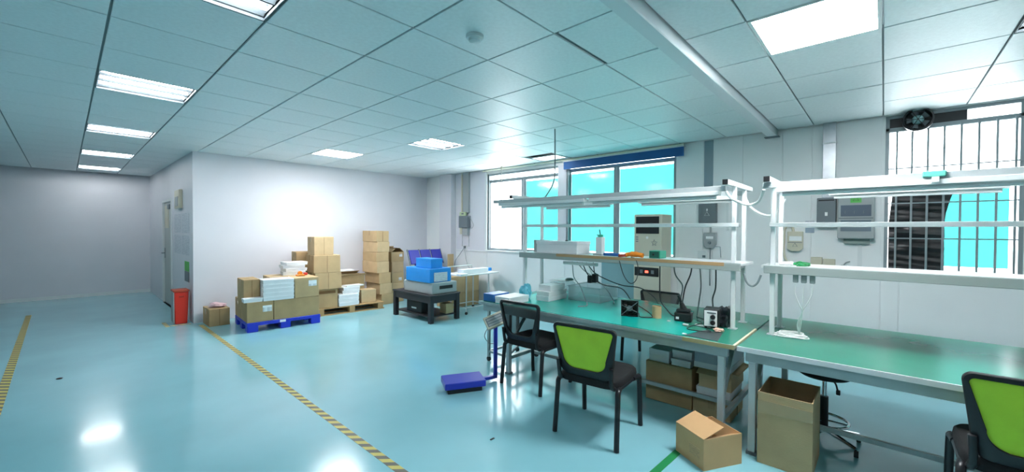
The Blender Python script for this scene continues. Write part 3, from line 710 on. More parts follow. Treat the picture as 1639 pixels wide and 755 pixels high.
# ================================================================== WORKBENCHES
TT = .715
def workbench(label, y0, y1, posts, beam, edge_m):
    """bench along Y; posts=(yA,yB) of the light rack; beam=(ya,yb)."""
    t = thing('workbench', label, 'workbench', (3.1, y1, 0))
    ox, oy = -3.1, -y1
    def BX(a, b, c, d, e, f): return B(a + ox, b + ox, c + oy, d + oy, e, f)
    tt = BX(3.075, 4.38, y0, y1, TT - .025, TT).build('tabletop', M_desk, t, bevel=.002)
    BX(3.066, 3.076, y0, y1, TT - .03, TT + .001).build('edge_strip', edge_m, tt)
    BX(3.09, 3.13, y0 + .05, y1 - .05, TT - .095, TT - .026).build('front_apron', M_alu2, t)
    BX(4.31, 4.35, y0 + .05, y1 - .05, TT - .095, TT - .026).build('rear_apron', M_alu2, t)
    for yy in (y0 + .09, y1 - (.09 if y0 < 0 else .42)):
        for xx in (3.11, 4.33):
            lg = BX(xx - .022, xx + .022, yy - .022, yy + .022, .02, TT - .095).build('leg', M_alu, t, bevel=.003)
            BX(xx - .03, xx + .03, yy - .03, yy + .03, 0, .02).build('foot', M_dgrey, lg)
        BX(3.13, 4.31, yy - .015, yy + .015, .15, .185).build('side_rail', M_alu2, t)
        mb = MB(); mb.bar((3.13 + ox, yy + oy, .30), (3.42 + ox, yy + oy, TT - .1), .025, .025); mb.build('brace', M_alu2, t)
    BX(3.44, 3.465, y0 + .09, y1 - (.12 if y0 < 0 else .42), .15, .18).build('foot_rail', M_alu2, t)
    # rack
    for yy in posts:
        for xx in (3.60, 3.91):
            po = BX(xx - .0155, xx + .0155, yy - .0155, yy + .0155, TT + .006, 1.845).build('post', M_white, t, bevel=.003)
            BX(xx - .03, xx + .03, yy - .03, yy + .03, TT, TT + .006).build('base_plate', M_alu, po)
        ar = BX(3.345, 4.12, yy - .02, yy + .02, 1.845, 1.885).build('arm', M_white, t, bevel=.003)
        for xx, s in ((3.345, -1), (4.12, 1)): BX(min(xx, xx + s * .006), max(xx, xx + s * .006), yy - .019, yy + .019, 1.846, 1.884).build('end_cap', M_black, ar)
        BX(3.60, 3.91, yy - .015, yy + .018, 1.185, 1.215).build('shelf_bracket', M_alu2, t)
    ya, yb = beam
    for n, xx in enumerate((3.42, 3.95)):
        bmx = BX(xx - .02, xx + .02, ya, yb, 1.805, 1.844).build('light_beam', M_alu, t, bevel=.002)
        L0 = (yb - ya); nb = 2
        for q in range(nb):
            s0 = ya + .04 + q * (L0 - .08) / nb; s1 = ya + .04 + (q + 1) * (L0 - .08) / nb - .05
            if n == 1: s1 -= .25
            bt_ = BX(xx - .03, xx + .03, s0, s1, 1.772, 1.804).build('batten_light', M_white, t, bevel=.003)
            MB().tube([(xx + ox, s0 + .03 + oy, 1.758), (xx + ox, s1 - .03 + oy, 1.758)], .013, 8).build('tube', M_white, bt_, smooth=True)
    for xx in (3.577,):
        BX(xx - .012, xx + .003, posts[0] - .04, posts[1] + .02, 1.53, 1.56).build('hanging_rail', M_white, t, bevel=.002)
    BX(3.885, 3.89, posts[0] + .02, posts[1] - .02, 1.53, 1.555).build('rear_rail', M_alu2, t)
    sf = BX(3.575, 3.94, posts[0] - .07, posts[1] + .07, 1.218, 1.24).build('shelf', M_white, t, bevel=.002)
    BX(3.545, 3.574, posts[0] - .06, posts[1] + .05, 1.182, 1.238).build('socket_trunking', mat('trunking_grey', '9FA8A5', .45), sf, bevel=.003)
    BX(3.546, 3.574, posts[0] - .06, posts[1] + .05, 1.2385, 1.243).build('edge_strip', edge_m, sf)
    return t
wb1 = workbench('green-topped workbench with light rack, nearer the large window, chairs in front', .742, 3.29, (.885, 3.07), (.90, 3.40), M_alu2)
B(-.036, -.0345, -2.547, -2.20, TT - .028, TT + .0015).build('worn_edge', M_edge, wb1); B(-.03, .62, -2.551, -2.536, TT - .02, TT + .002).build('joint_strip', mat('cream_strip', 'CFC9A8', .5), wb1)
B(.4435, .4455, -2.35, -.7, 1.216, 1.2445).build('wood_lip', mat('wood_lip', 'B8936A', .5), wb1)
wb2 = workbench('green-topped workbench with light rack at the right edge of the room', -1.83, .728, (-1.66, .617), (-1.80, .655), M_white)
# teal mat on bench one
mo = MB().prism([(3.085, 1.10), (3.30, 1.06), (3.42, 1.22), (4.10, 1.35), (4.30, 2.0), (4.30, 3.2), (3.085, 3.05)], TT, TT + .003, lambda a, b, h: (a - 3.1, b - 2.0, h))
tag(mo.build('anti_static_mat', M_mat, loc=(3.1, 2.0, .0005)), 'bright teal mat covering most of the bench below the large window', 'mat')
ZT = TT + .004
tag(MB().prism([(3.11, .86), (3.38, .90), (3.40, 1.03), (3.30, 1.05), (3.12, 1.09)], TT, TT + .002, lambda a, b, h: (a, b, h)).build('dark_mat', mat('dark_mat', '3B4A4C', .35), loc=(0, 0, .0005)), 'small dark grey mat at the corner of the bench by the soldering station', 'mat')
# cables looping between the racks
tag(MB().tube(smoothpath([(3.42, .90, 1.80), (3.45, .86, 1.74), (3.55, .78, 1.70), (3.52, .70, 1.72), (3.46, .655, 1.80)]), .011, 8).build('rack_cable', M_cord_w, smooth=True), 'upper white cable looping between the two light racks', 'cable')
tag(MB().tube(smoothpath([(3.95, .895, 1.80), (3.93, .84, 1.70), (3.92, .74, 1.63), (3.93, .66, 1.64), (3.95, .60, 1.76)]), .011, 8).build('rack_cable', M_cord_w, smooth=True), 'lower white cable hanging between the rear bars of the racks', 'cable')
tag(MB().tube(smoothpath([(3.56, .80, 1.165), (3.56, .78, 1.10), (3.56, .745, 1.075), (3.56, .71, 1.10), (3.56, .685, 1.165)]), .008, 8).build('shelf_cable', M_cord_g, smooth=True), 'grey cable sagging between the two bench shelves', 'cable')
# cord from ceiling to rack 1
tag(MB().tube(smoothpath([(3.97, 2.93, CEIL), (3.96, 2.92, 2.3), (3.95, 2.93, 2.08), (3.93, 3.02, 1.92), (3.95, 3.14, 1.846)]), .008, 8).build('ceiling_cable', M_cord_g, smooth=True), 'grey cable dropping from the ceiling to the light rack', 'cable')
pc = thing('pull_cord', 'thin white cord hanging in front of the bright window pane', 'cord', (5.65, 5.43, 0))
MB().tube([(0, 0, CEIL - .005), (0, 0, 2.2), (.005, 0, 1.8), (0, -.01, 1.28)], .008, 6).build('cord', mat('cord_tan', 'B5B1A8', .6), pc)
MB().tube([(0, 0, CEIL), (0, 0, CEIL - .03)], .02, 10).build('ceiling_rose', M_beige, pc)

# ---- things on the shelf of bench 1
SZ = 1.241
lw = thing('foam_box', 'large white box on the bench shelf in front of the window', 'box', (3.76, 2.60, SZ))
B(-.13, .13, -.215, .33, 0, .125).build('body', M_carton, lw, bevel=.006); B(-.134, .134, -.22, .335, .1, .135).build('lid', M_carton, lw, bevel=.004)
B(-.02, .0, -.02, .01, .135, .145).build('knob', M_black, lw)
tag(B(-.08, .08, -.05, .05, 0, .14).build('grey_carton', M_grey, bevel=.004, loc=(3.80, 2.995, SZ)), 'narrow grey carton behind the large white box on the shelf', 'box')
ps_ = thing('hand_press', 'white hand press with dark lever standing on the bench shelf', 'hand press', (3.74, 2.17, SZ))
B(-.035, .035, -.035, .035, 0, .185).build('column', M_white, ps_, bevel=.004); B(-.06, .06, -.05, .05, 0, .012).build('base', M_grey, ps_)
MB().lathe([(.02, .185), (.03, .195), (.03, .21), (.01, .215)], 12).build('head', M_greenbox, ps_, smooth=True)
MB().tube([(0, 0, .21), (0, .012, .265)], .006, 8).build('lever', M_black, ps_)
MB().tube([(0, -.03, .2), (0, .04, .21)], .005, 8).build('cross_lever', M_black, ps_)
bs = thing('blue_file', 'blue rod-shaped tool lying on the bench shelf', 'tool', (3.66, 2.0, SZ))
MB().tube([(0, .08, .017), (0, -.08, .017)], .016, 10).build('handle', mat('tool_blue', '1F5FA8', .4), bs, smooth=True); MB().tube([(0, -.08, .017), (.01, -.19, .017)], .008, 8).build('tip', M_alu, bs, smooth=True)
dg = thing('hot_glue_gun', 'orange hand tool with red grip lying on the shelf by the green box', 'hand tool', (3.64, 1.74, SZ))
MB().tube(smoothpath([(0, -.08, .022), (0, -.02, .03), (0, .05, .03), (0, .10, .018)]), [.022] * 6 + [.026] * 6 + [.02] * 7, 10).build('body', M_orange, dg, smooth=True)
MB().tube(smoothpath([(0, .08, .02), (-.03, .12, .015), (-.04, .15, .012)]), .014, 8).build('grip', mat('tool_red', '9E3A22', .5), dg, smooth=True)
MB().tube(smoothpath([(-.04, .15, .012), (-.075, .13, 0), (-.10, .10, -.06), (-.10, .06, -.17), (-.095, .0, -.235), (-.10, -.06, -.2), (-.1, -.08, -.1), (-.09, -.05, -.01), (-.04, .02, .004)]), .004, 6).build('cord', M_cord_b, dg, smooth=True)
gb = thing('green_device', 'small green box-shaped instrument on the bench shelf', 'instrument', (3.70, 1.555, SZ))
B(-.045, .10, -.05, .055, 0, .07).build('case', M_greenbox, gb, bevel=.004); B(-.049, -.045, -.04, .045, .008, .062).build('front_plate', mat('dark_green', '1D5F50', .4), gb)
MB().lathe([(.01, -.006), (.01, .0)], 10, (-.049, .01, .035), 'x').build('knob', M_black, gb)

# ---- things on the bench 1 top
def stack_white(names, x, y, z, dims, rz):
    for n_, (dx, dy, h_, r_) in zip(names, dims):
        white_box(n_, x - dx / 2, x + dx / 2, y - dy / 2, y + dy / 2, z, z + h_, None, 'white cartons on the teal mat', rz + r_); z += h_ + .001
stack_white(['bottom white carton of the small pile on the teal mat', 'middle white carton of the small pile on the teal mat', 'top white carton of the small pile on the teal mat'],
            3.70, 2.76, ZT + .001, ((.36, .17, .055, 0), (.36, .17, .05, .03), (.26, .17, .065, -.06)), 0.02)
cbn = thing('clear_bin', 'clear plastic bin of tangled wires on the teal mat', 'bin', (4.02, 2.42, ZT))
cb = MB(); hx, hy, hh = .20, .20, .16; q = .004
cb.box(-hx, hx, -hy, hy, 0, q).box(-hx, -hx + q, -hy, hy, q, hh).box(hx - q, hx, -hy, hy, q, hh).box(-hx + q, hx - q, -hy, -hy + q, q, hh).box(-hx + q, hx - q, hy - q, hy, q, hh)
cb.build('shell', M_plastic, cbn)
rim = MB(); rect_frame_pts = None
rim.box(-hx - .01, hx + .01, -hy - .01, -hy, hh - .012, hh).box(-hx - .01, hx + .01, hy, hy + .01, hh - .012, hh).box(-hx - .01, -hx, -hy, hy, hh - .012, hh).box(hx, hx + .01, -hy, hy, hh - .012, hh)
rim.build('rim', M_plastic, cbn)
lump('plastic_bag', 'crumpled white plastic bag beside the clear bin on the mat', 'bag', (4.10, 2.87, ZT), (.13, .15, .11), M_plastic, 11)
lump('plastic_bag', 'pale cyan plastic bag at the window end of the bench', 'bag', (3.55, 3.02, ZT), (.06, .06, .10), mat('cyan_bag', '6CC6DA', .3), 5)
tag(B(-.17, .13, -.12, .1, 0, .012).build('paper_sheaf', M_paper, loc=(3.98, 2.78, ZT + .19), jit=.01), 'white papers lying over the plastic bag on the bench', 'paper')
tag(MB().lathe([(.001, 0), (.045, .003), (.05, .012), (.03, .024), (.001, .026)], 14).build('green_pouch', mat('dark_green2', '1F4A42', .5), loc=(3.9, 2.66, ZT + .205), smooth=True), 'small dark green pouch on the papers on the bench', 'pouch')
# wires below shelf 1
wires = [[(3.60, 2.36, 1.165), (3.70, 2.35, 1.08), (3.85, 2.30, .98), (4.00, 2.25, .86), (4.05, 2.18, ZT + .006), (3.90, 2.1, ZT + .006)],
         [(3.60, 2.30, 1.165), (3.66, 2.25, 1.02), (3.84, 2.18, .92), (3.98, 2.05, .88), (4.05, 1.98, .76), (4.02, 1.92, ZT + .006)],
         [(3.60, 2.25, 1.165), (3.70, 2.18, 1.04), (3.9, 2.02, .93), (4.1, 1.9, .89), (4.2, 1.80, .80), (4.20, 1.74, ZT + .006)],
         [(3.60, 2.42, 1.165), (3.66, 2.44, 1.0), (3.72, 2.40, .9), (3.68, 2.32, .80), (3.62, 2.25, ZT + .006), (3.5, 2.28, ZT + .006)]]
wl = ['first', 'second', 'third', 'fourth']
for k, ww in enumerate(wires):
    tag(MB().tube(smoothpath(ww), .005, 6).build('power_lead', M_cord_b if k in (1, 2) else M_cord_g, smooth=True),
        wl[k] + ' lead from the left among the wires hanging under the bench shelf', 'cable', 'wires under the bench shelf')
pg = thing('plug_cluster', 'cluster of black plugs hanging under the bench shelf', 'plug', (3.75, 2.27, .99))
B(-.03, .03, -.06, -.01, -.04, .05).build('plug', M_black, pg, bevel=.006); B(-.03, .02, .0, .045, -.05, .03).build('plug', M_black, pg, bevel=.006)
MB().tube([(0, 0, .03), (-.06, .02, .175)], .005, 6).build('lead', M_cord_w, pg); MB().tube([(0, -.03, .04), (-.08, -.06, .175)], .005, 6).build('lead', M_cord_b, pg)
tag(B(-.025, .025, -.2, .2, -.03, 0).build('power_strip', M_white, bevel=.004, loc=(3.61, 2.33, 1.164)), 'white power strip fixed under the bench shelf among wires', 'power strip')

# fan
fn = thing('desk_fan', 'small black square fan on the teal mat', 'fan', (3.46, 1.70, ZT), .35); fn.scale = (1.2, 1.15, 1.12)
rect_frame(MB(), -.02, .02, -.065, .065, 0, .13, .008).build('frame', M_black, fn, bevel=.002)
B(.012, .018, -.057, .057, .008, .122).build('back_plate', M_black, fn)
for x_ in (-.021, .021):
    for q in (.058, .042, .026): 
        MB().tube([(x_, q * math.cos(a * PI / 12), .065 + q * math.sin(a * PI / 12)) for a in range(24)], .002, 5, closed=True).build('guard_ring', M_black, fn)
MB().lathe([(.022, -.016), (.022, .016)], 16, (0, 0, .065), 'x').build('hub', M_dgrey, fn, smooth=True)
for k in range(7):
    mb = MB(); mb.T = Matrix.Translation((0, 0, .065)) @ Matrix.Rotation(2 * PI * k / 7, 4, 'X')
    mb._add([(-.012, .02, -.006), (-.012, .056, -.02), (.012, .056, .01), (.012, .02, .008), (-.010, .02, -.006), (-.010, .056, -.02), (.014, .056, .01), (.014, .02, .008)],
            [(0, 1, 2, 3), (7, 6, 5, 4), (0, 4, 5, 1), (1, 5, 6, 2), (2, 6, 7, 3), (3, 7, 4, 0)]); mb.build('blade', M_black, fn)
for a, b_ in ((.12, .04), (.04, .12)): MB().tube([(-.024, -.06, a), (-.024, .06, 2 * .065 - a + .0)], .003, 5).build('guard_bar', M_dgrey, fn)
MB().tube(smoothpath([(0, -.065, .09), (.0, -.10, .07), (.02, -.15, .03), (.0, -.17, .006), (-.02, -.13, .005), (-.02, -.08, .006), (0, -.07, .03)]), .004, 6).build('cord', M_cord_b, fn, smooth=True)
ct = thing('cardboard_tube', 'short brown cardboard tube standing on the teal mat', 'tube', (3.56, 1.49, ZT))
MB().lathe([(.04, 0), (.04, .105), (.036, .105), (.036, .004)], 24).build('wall', M_card[0], ct, smooth=True); MB().lathe([(.036, .002), (.036, .004)], 24).build('bottom', M_cardd, ct)
ih = thing('soldering_iron_stand', 'black soldering iron stand with a spiral holder on the mat', 'iron stand', (3.60, 1.27, ZT), .2)
B(-.05, .05, -.07, .07, 0, .075).build('base', M_black, ih, bevel=.01); B(-.04, .04, -.055, .055, .075, .105).build('tray', M_black, ih, bevel=.01)
B(-.053, -.05, .03, .055, .02, .04).build('switch', M_paper, ih)
MB().tube([(.0, 0, .10), (-.01, .02, .16)], [.03, .016], 12).build('spiral_holder', M_black, ih, smooth=True)
MB().tube(smoothpath([(-.01, .02, .15), (-.012, .03, .19), (-.02, .045, .22)]), .011, 8).build('iron', M_black, ih, smooth=True)
ss = thing('soldering_station', 'black soldering station with white panel and two dials', 'soldering station', (3.53, 1.02, TT + .001), .18)
B(-.06, .09, -.055, .055, .012, .155).build('case', M_black, ss, bevel=.005); fp = B(-.064, -.06, -.042, .05, .02, .145).build('front_panel', M_paper, ss)
for z in (.05, .095): MB().lathe([(.017, -.016), (.019, 0)], 16, (-.064, -.012, z), 'x').build('dial', M_black, ss, smooth=True)
B(-.066, -.064, -.035, .03, .122, .132).build('legend', M_dgrey, ss)
for a in (-.05, .07):
    for b_ in (-.04, .04): MB().lathe([(.009, 0), (.009, .012)], 8, (a, b_, 0)).build('foot', M_rubber, ss)
lump('black_bag', 'crumpled black bag slumped beside the soldering station', 'bag', (3.68, .955, TT + .001), (.11, .055, .10), mat('black_bag', '1B2126', .35), 21)
lump('tissue', 'crumpled red and white tissue in front of the soldering station', 'tissue', (3.42, .94, TT + .003), (.05, .035, .016), mat('tissue', 'E2B9A4', .8, var=.35, scale=25), 8)
tag(B(-.02, .02, -.07, .05, 0, .008).build('paper_strip', M_paper, loc=(3.50, 1.09, TT + .005)), 'white paper strip in front of the soldering station', 'paper')
tag(B(-.012, .012, -.02, .02, 0, .01).build('paper_scrap', M_paper, loc=(3.45, 1.20, ZT)), 'white paper scrap beside the iron stand', 'paper')
tag(B(-.008, .008, -.012, .012, 0, .008).build('paper_scrap', M_paper, loc=(3.49, 1.355, ZT)), 'tiny white scrap on the teal mat left of the iron stand', 'paper')
tag(B(-.01, .012, -.015, .015, 0, .005).build('paper_scrap', M_paper, loc=(3.14, 1.10, ZT)), 'tiny white scrap at the front corner of the teal mat', 'paper')
tag(MB().tube(smoothpath([(3.60, 1.16, ZT + .02), (3.55, 1.10, TT + .02), (3.40, 1.15, ZT + .005), (3.30, 1.13, TT + .009), (3.30, 1.05, TT + .009), (3.33, .97, TT + .009), (3.40, 1.02, TT + .009)]), .004, 6).build('iron_lead', M_cord_b, smooth=True), 'thin black soldering lead coiled on the dark mat', 'cable')
tag(MB().tube(smoothpath([(3.62, 1.17, TT + .05), (3.66, 1.12, TT + .03), (3.64, 1.07, TT + .04)]), .005, 6).build('station_lead', M_cord_b, smooth=True), 'short black lead between iron stand and soldering station', 'cable')
# white box and blue box at the left end
white_box('white carton at the left end of the bench by the mesh chair', 3.10, 3.42, 2.86, 3.07, TT + .001, TT + .075)
tag(B(-.12, .13, -.08, .08, 0, .08).build('blue_carton', mat('carton_blue', '2C6CB4', .45), bevel=.004, loc=(3.24, 3.19, TT + .001)), 'blue carton at the left end of the bench beside the white one', 'box')
# cables from the wall down to the bench
for k, (pp, m_, l_) in enumerate((
        ([(3.935, 1.62, 1.182), (3.935, 1.62, 1.0), (3.93, 1.61, .82), (3.86, 1.52, ZT + .03), (3.74, 1.42, ZT + .006), (3.655, 1.33, ZT + .03)], M_cord_b, 'black cable curving from the shelf across the mat to the iron stand'),
        ([(3.89, 1.30, 1.21), (3.88, 1.31, 1.10), (3.8, 1.33, .98), (3.68, 1.31, .86), (3.63, 1.29, .82)], M_cord_b, 'black lead slanting from the shelf down to the iron stand'),
        ([(3.90, 1.47, 1.215), (3.91, 1.46, 1.08), (3.93, 1.40, .98), (3.95, 1.42, .85), (3.96, 1.42, ZT + .005)], M_cord_g, 'grey lead hanging behind the shelf above the cardboard tube'),
        ([(3.90, 1.10, 1.215), (3.90, 1.10, 1.0), (3.75, 1.08, .92), (3.62, 1.04, .868)], M_cord_b, 'black lead dropping to the top of the soldering station'),
        ([(3.90, 1.24, 1.215), (3.92, 1.23, 1.0), (3.90, 1.24, .85), (3.88, 1.25, TT + .006)], M_cord_g, 'thin grey lead hanging between stand and station'))):
    tag(MB().tube(smoothpath(pp), .006, 6).build('power_lead', m_, smooth=True), l_, 'cable')

# ---- things on bench 2
cc = thing('cable_coil', 'white coiled cable on the green bench with three plugs above', 'cable', (3.62, .50, TT))
for k in range(4):
    a0 = k * .7; MB().tube([((.05 + .006 * k) * math.sin(2 * PI * q / 20 + a0) + .01 * k, (.11 - .012 * k) * math.cos(2 * PI * q / 20 + a0), .006 + .006 * k + .003 * math.sin(q)) for q in range(20)], .005, 6, closed=True).build('coil_turn', M_cord_w, cc, smooth=True)
for k in range(3):
    yy = -.03 - k * .05
    B(-.055, -.03, yy - .016, yy + .016, .41, .466).build('plug', M_grey, cc, bevel=.004)
    MB().tube(smoothpath([(-.042, yy, .40), (-.042, yy + .003, .33), (-.035, -.07 + (yy + .07) * .4, .25), (-.02, -.07, .2), (.0, -.06 + .01 * k, .1), (.02, -.05, .015)]), .004, 6).build('lead', M_cord_w, cc, smooth=True)
lump('green_tape_ball', 'crumpled green tape with white wrap on the right bench shelf', 'tape', (3.60, .44, 1.244), (.04, .045, .02), M_greentape, 31)
lump('paper_wad', 'crumpled white wrap beside the green tape on the shelf', 'paper', (3.66, .53, 1.241), (.04, .05, .018), M_paper, 33)
gt = thing('green_clip', 'pale green clip on the top bar of the right rack', 'clip', (3.40, -.21, 1.835))
B(-.02, .0, -.05, .05, -.02, .015).build('jaw', mat('clip_green', '6EC9B8', .4), gt, bevel=.005); B(-.025, .0, -.02, .01, -.05, -.02).build('tab', M_white, gt)

# ================================================================== CHAIRS
def chair(label, loc, rz, back_m, solid=True, zs=1.0, frame_m=None):
    t = thing('office_chair', label, 'chair', (loc[0], loc[1], 0), rz, 'visitor chairs at the workbenches')
    t.scale = (1, 1, zs)
    fm = frame_m or M_black
    # seat: padded slab with rounded plan
    bm2 = bmesh.new(); NX, NY = 14, 14
    st = MB(); pl_ = []; N = 40
    for k in range(N):
        a = 2 * PI * k / N; c_, s_ = math.cos(a), math.sin(a); e = .38
        pl_.append((.235 * math.copysign(abs(c_) ** e, c_), .235 * math.copysign(abs(s_) ** e, s_)))
    rings = [(.90, .395), (.985, .402), (1.0, .425), (.985, .45), (.93, .463), (.6, .468), (.0, .466)]
    vs = []; 
    for sc, z in rings[:-1]: vs += [(x_ * sc + .01, y_ * sc, z + (.012 * (1 - ((x_ * sc + .235) / .47)) if z > .44 else 0) * 0) for x_, y_ in pl_]
    vs.append((.01, 0, .464)); fs = []
    for r_ in range(len(rings) - 2):
        for k in range(N): fs.append((r_ * N + k, r_ * N + (k + 1) % N, (r_ + 1) * N + (k + 1) % N, (r_ + 1) * N + k))
    last = (len(rings) - 2) * N
    for k in range(N): fs.append((last + k, last + (k + 1) % N, len(vs) - 1))
    fs.append(tuple(range(N))[::-1]); st._add(vs, fs); st.build('seat', M_blackmat, t, smooth=True)
    bm2.free()
    # backrest frame: outer and inner outlines, extruded, leaning and bowed
    H0, H1 = .455, .825
    def outl(n, wt, wb, z0, z1, rt, rb):
        pts = []
        def corner(cx, cz, r, a0, a1, m_): return [(cx + r * math.cos(a0 + (a1 - a0) * k / m_), cz + r * math.sin(a0 + (a1 - a0) * k / m_)) for k in range(m_ + 1)]
        pts += corner(wb - rb, z0 + rb, rb, -PI / 2, 0, 9)
        pts += corner(wt - rt, z1 - rt, rt, 0, PI / 2, 9)
        pts += corner(-(wt - rt), z1 - rt, rt, PI / 2, PI, 9)
        pts += corner(-(wb - rb), z0 + rb, rb, PI, 1.5 * PI, 9)
        return pts
    outer = outl(0, .242, .205, H0, H1, .035, .07)
    inner = outl(0, .220, .165, H0 + .055, H1 - .024, .018, .085)
    def place(y_, z_, off):
        lean = -.215 - .16 * (z_ - H0) + .35 * y_ * y_ - .02 * math.sin(PI * (z_ - H0) / (H1 - H0))
        return (lean + off, y_, z_ + .012 * (1 - (y_ / .24) ** 2) * (z_ - H0) / (H1 - H0))
    n = len(outer); fb = MB(); vs = []
    for off in (-.014, .014):
        vs += [place(a, b_, off) for a, b_ in outer] + [place(a, b_, off) for a, b_ in inner]
    fs = []
    for k in range(n):
        q = (k + 1) % n
        fs += [(k, q, n + q, n + k), (2 * n + k, 3 * n + k, 3 * n + q, 2 * n + q), (k, 2 * n + k, 2 * n + q, q), (n + k, n + q, 3 * n + q, 3 * n + k)]
    fb._add(vs, fs); fb.build('backrest_frame', fm, t, bevel=.004, smooth=True)
    pm = MB(); ins = inner; vs = []; 
    for off in (-.003, .003):
        for f_ in (1.02, .66, .33, 0.0):
            if f_ == 0.0: vs.append(place(0, (H0 + H1) / 2 + .015, off))
            else: vs += [place(a * f_, ((b_ - ((H0 + H1) / 2 + .015)) * f_) + (H0 + H1) / 2 + .015, off) for a, b_ in ins]
    half = 3 * n + 1; fs = []
    for s_ in (0, 1):
        o_ = s_ * half
        for r_ in range(2):
            for k in range(n): fs.append((o_ + r_ * n + k, o_ + r_ * n + (k + 1) % n, o_ + (r_ + 1) * n + (k + 1) % n, o_ + (r_ + 1) * n + k))
        for k in range(n): fs.append((o_ + 2 * n + k, o_ + 2 * n + (k + 1) % n, o_ + 3 * n))
    pm._add(vs, fs); pm.build('backrest_panel', back_m, t, smooth=True)
    # uprights from seat to backrest
    for s_ in (-1, 1):
        MB().tube(smoothpath([(-.12, s_ * .20, .405), (-.20, s_ * .205, .41), (-.236, s_ * .20, .45), (-.25, s_ * .205, .56)]), [.013] * 6 + [.017] * 6 + [.015] * 7, 10).build('back_bracket', fm, t, smooth=True)
        MB().tube(smoothpath([(-.15, s_ * .225, .40), (-.195, s_ * .232, .385), (-.205, s_ * .234, .32), (-.235, s_ * .24, 0.004)], 5), .0185, 10).build('leg', M_tube, t, smooth=True)
        MB().tube(smoothpath([(.10, s_ * .225, .40), (.195, s_ * .23, .392), (.222, s_ * .232, .35), (.245, s_ * .236, 0.004)], 5), .0185, 10).build('leg', M_tube, t, smooth=True)
        MB().tube([(-.16, s_ * .225, .398), (.12, s_ * .225, .398)], .0135, 10).build('side_tube', M_tube, t, smooth=True)
    MB().tube([(.02, -.22, .392), (.02, .22, .392)], .012, 8).build('cross_tube', M_tube, t, smooth=True)
    return t
chair('black chair with a lime green backrest in front of the bench', (2.705, 1.575), .10, M_green)
chair('black chair with a see-through mesh backrest at the bench end', (3.10, 2.50), .0, M_mesh, frame_m=M_black)
chair('black chair with a lime green backrest cut by the right edge', (2.97, -.509), .0, M_green, zs=1.06)
chair('black mesh-backed chair on the far side of the bench', (4.56, 1.98), PI, M_mesh, zs=.93)

# ---- stool
stl = thing('stool', 'round black adjustable stool under the green bench', 'stool', (3.66, .30, 0))
MB().lathe([(.02, .455), (.14, .465), (.175, .49), (.18, .515), (.165, .535), (.02, .54)], 32).build('seat', M_blackmat, stl, smooth=True)
MB().tube([(0, 0, .30), (0, 0, .46)], .014, 12).build('piston', M_steel, stl, smooth=True)
MB().tube([(0, 0, .08), (0, 0, .32)], .025, 14).build('column_sleeve', M_black, stl, smooth=True)
MB().tube([(.14 * math.cos(a * PI / 16), .14 * math.sin(a * PI / 16), .15) for a in range(32)], .009, 8, closed=True).build('foot_ring', M_steel, stl, smooth=True)
for k in range(3): MB().tube([(0, 0, .15), (.14 * math.cos(k * 2.09 + .5), .14 * math.sin(k * 2.09 + .5), .15)], .006, 6).build('ring_spoke', M_steel, stl)
for k in range(5):
    a = k * 2 * PI / 5 + .3; lg = MB().tube([(0, 0, .09), (.23 * math.cos(a), .23 * math.sin(a), .055)], [.018, .012], 8).build('leg', M_steel, stl, smooth=True)
    MB().lathe([(.022, -.012), (.022, .012)], 12, (.23 * math.cos(a), .23 * math.sin(a), .023), 'y').build('castor', M_rubber, lg, smooth=True)
MB().tube(smoothpath([(.0, -.02, .45), (-.01, -.06, .43), (-.01, -.075, .38)]), .006, 8).build('lever', M_black, stl, smooth=True)
B(-.022, .002, -.09, -.066, .35, .385).build('lever_grip', M_black, stl, bevel=.004)

# ---- floor scale
fs_ = thing('platform_scale', 'blue platform scale with upright post and tilted display', 'scale', (2.52, 2.91, 0), math.radians(-29))
B(-.19, .19, -.125, .125, .045, .105).build('platform', M_scale, fs_, bevel=.006); B(-.16, .16, -.10, .10, .0, .045).build('base', M_black, fs_, bevel=.004)
MB().bar((.16, .02, .06), (.345, .125, .035), .04, .03).build('arm', M_scale, fs_)
pst = B(.335, .37, .11, .145, .02, .56).build('post', M_scale, fs_, bevel=.003)
dsp = MB(); dsp.T = Matrix.Translation((.335, .095, .60)) @ Matrix.Rotation(math.radians(-106), 4, 'Z') @ Matrix.Rotation(math.radians(58), 4, 'Y') @ Matrix.Rotation(math.radians(24), 4, 'Z')
dsp.box(-.065, .065, -.10, .10, -.02, .02); dsp.build('display_housing', M_beige, fs_, bevel=.004)
d2 = MB(); d2.T = dsp.T; d2.box(-.045, .045, -.085, .085, .0205, .023); dd = d2.build('display_face', M_dgrey, fs_)
for k in range(3):
    d3 = MB(); d3.T = dsp.T; d3.box(-.035 + k * .028, -.015 + k * .028, -.075, .075, .0235, .025); d3.build('readout', M_grey, dd)
MB().tube(smoothpath([(.33, .14, .58), (.28, .18, .5), (.26, .2, .42), (.30, .17, .36), (.345, .145, .36)]), .004, 6).build('lead', M_cord_g, fs_, smooth=True)
# ---- small wheeled frame under the end of the bench
uf = thing('wheeled_frame', 'low metal frame on castors under the left end of the bench', 'trolley', (3.50, 3.17, 0))
for sx in (-.24, .25):
    for sy in (-.15, .15):
        B(sx - .014, sx + .014, sy - .014, sy + .014, .05, .60).build('post', M_alu2, uf)
        MB().lathe([(.026, -.011), (.026, .011)], 14, (sx, sy, .026), 'x').build('castor', M_rubber, uf, smooth=True)
for sy in (-.15, .15):
    B(-.226, .236, sy - .012, sy + .012, .10, .125).build('rail', M_alu2, uf); B(-.226, .236, sy - .012, sy + .012, .575, .60).build('rail', M_alu2, uf)
MB().bar((-.22, -.15, .13), (.23, -.15, .34), .018, .018).build('brace', M_alu2, uf)
for sx in (-.24, .25): B(sx - .012, sx + .012, -.136, .136, .10, .125).build('rail', M_alu2, uf)

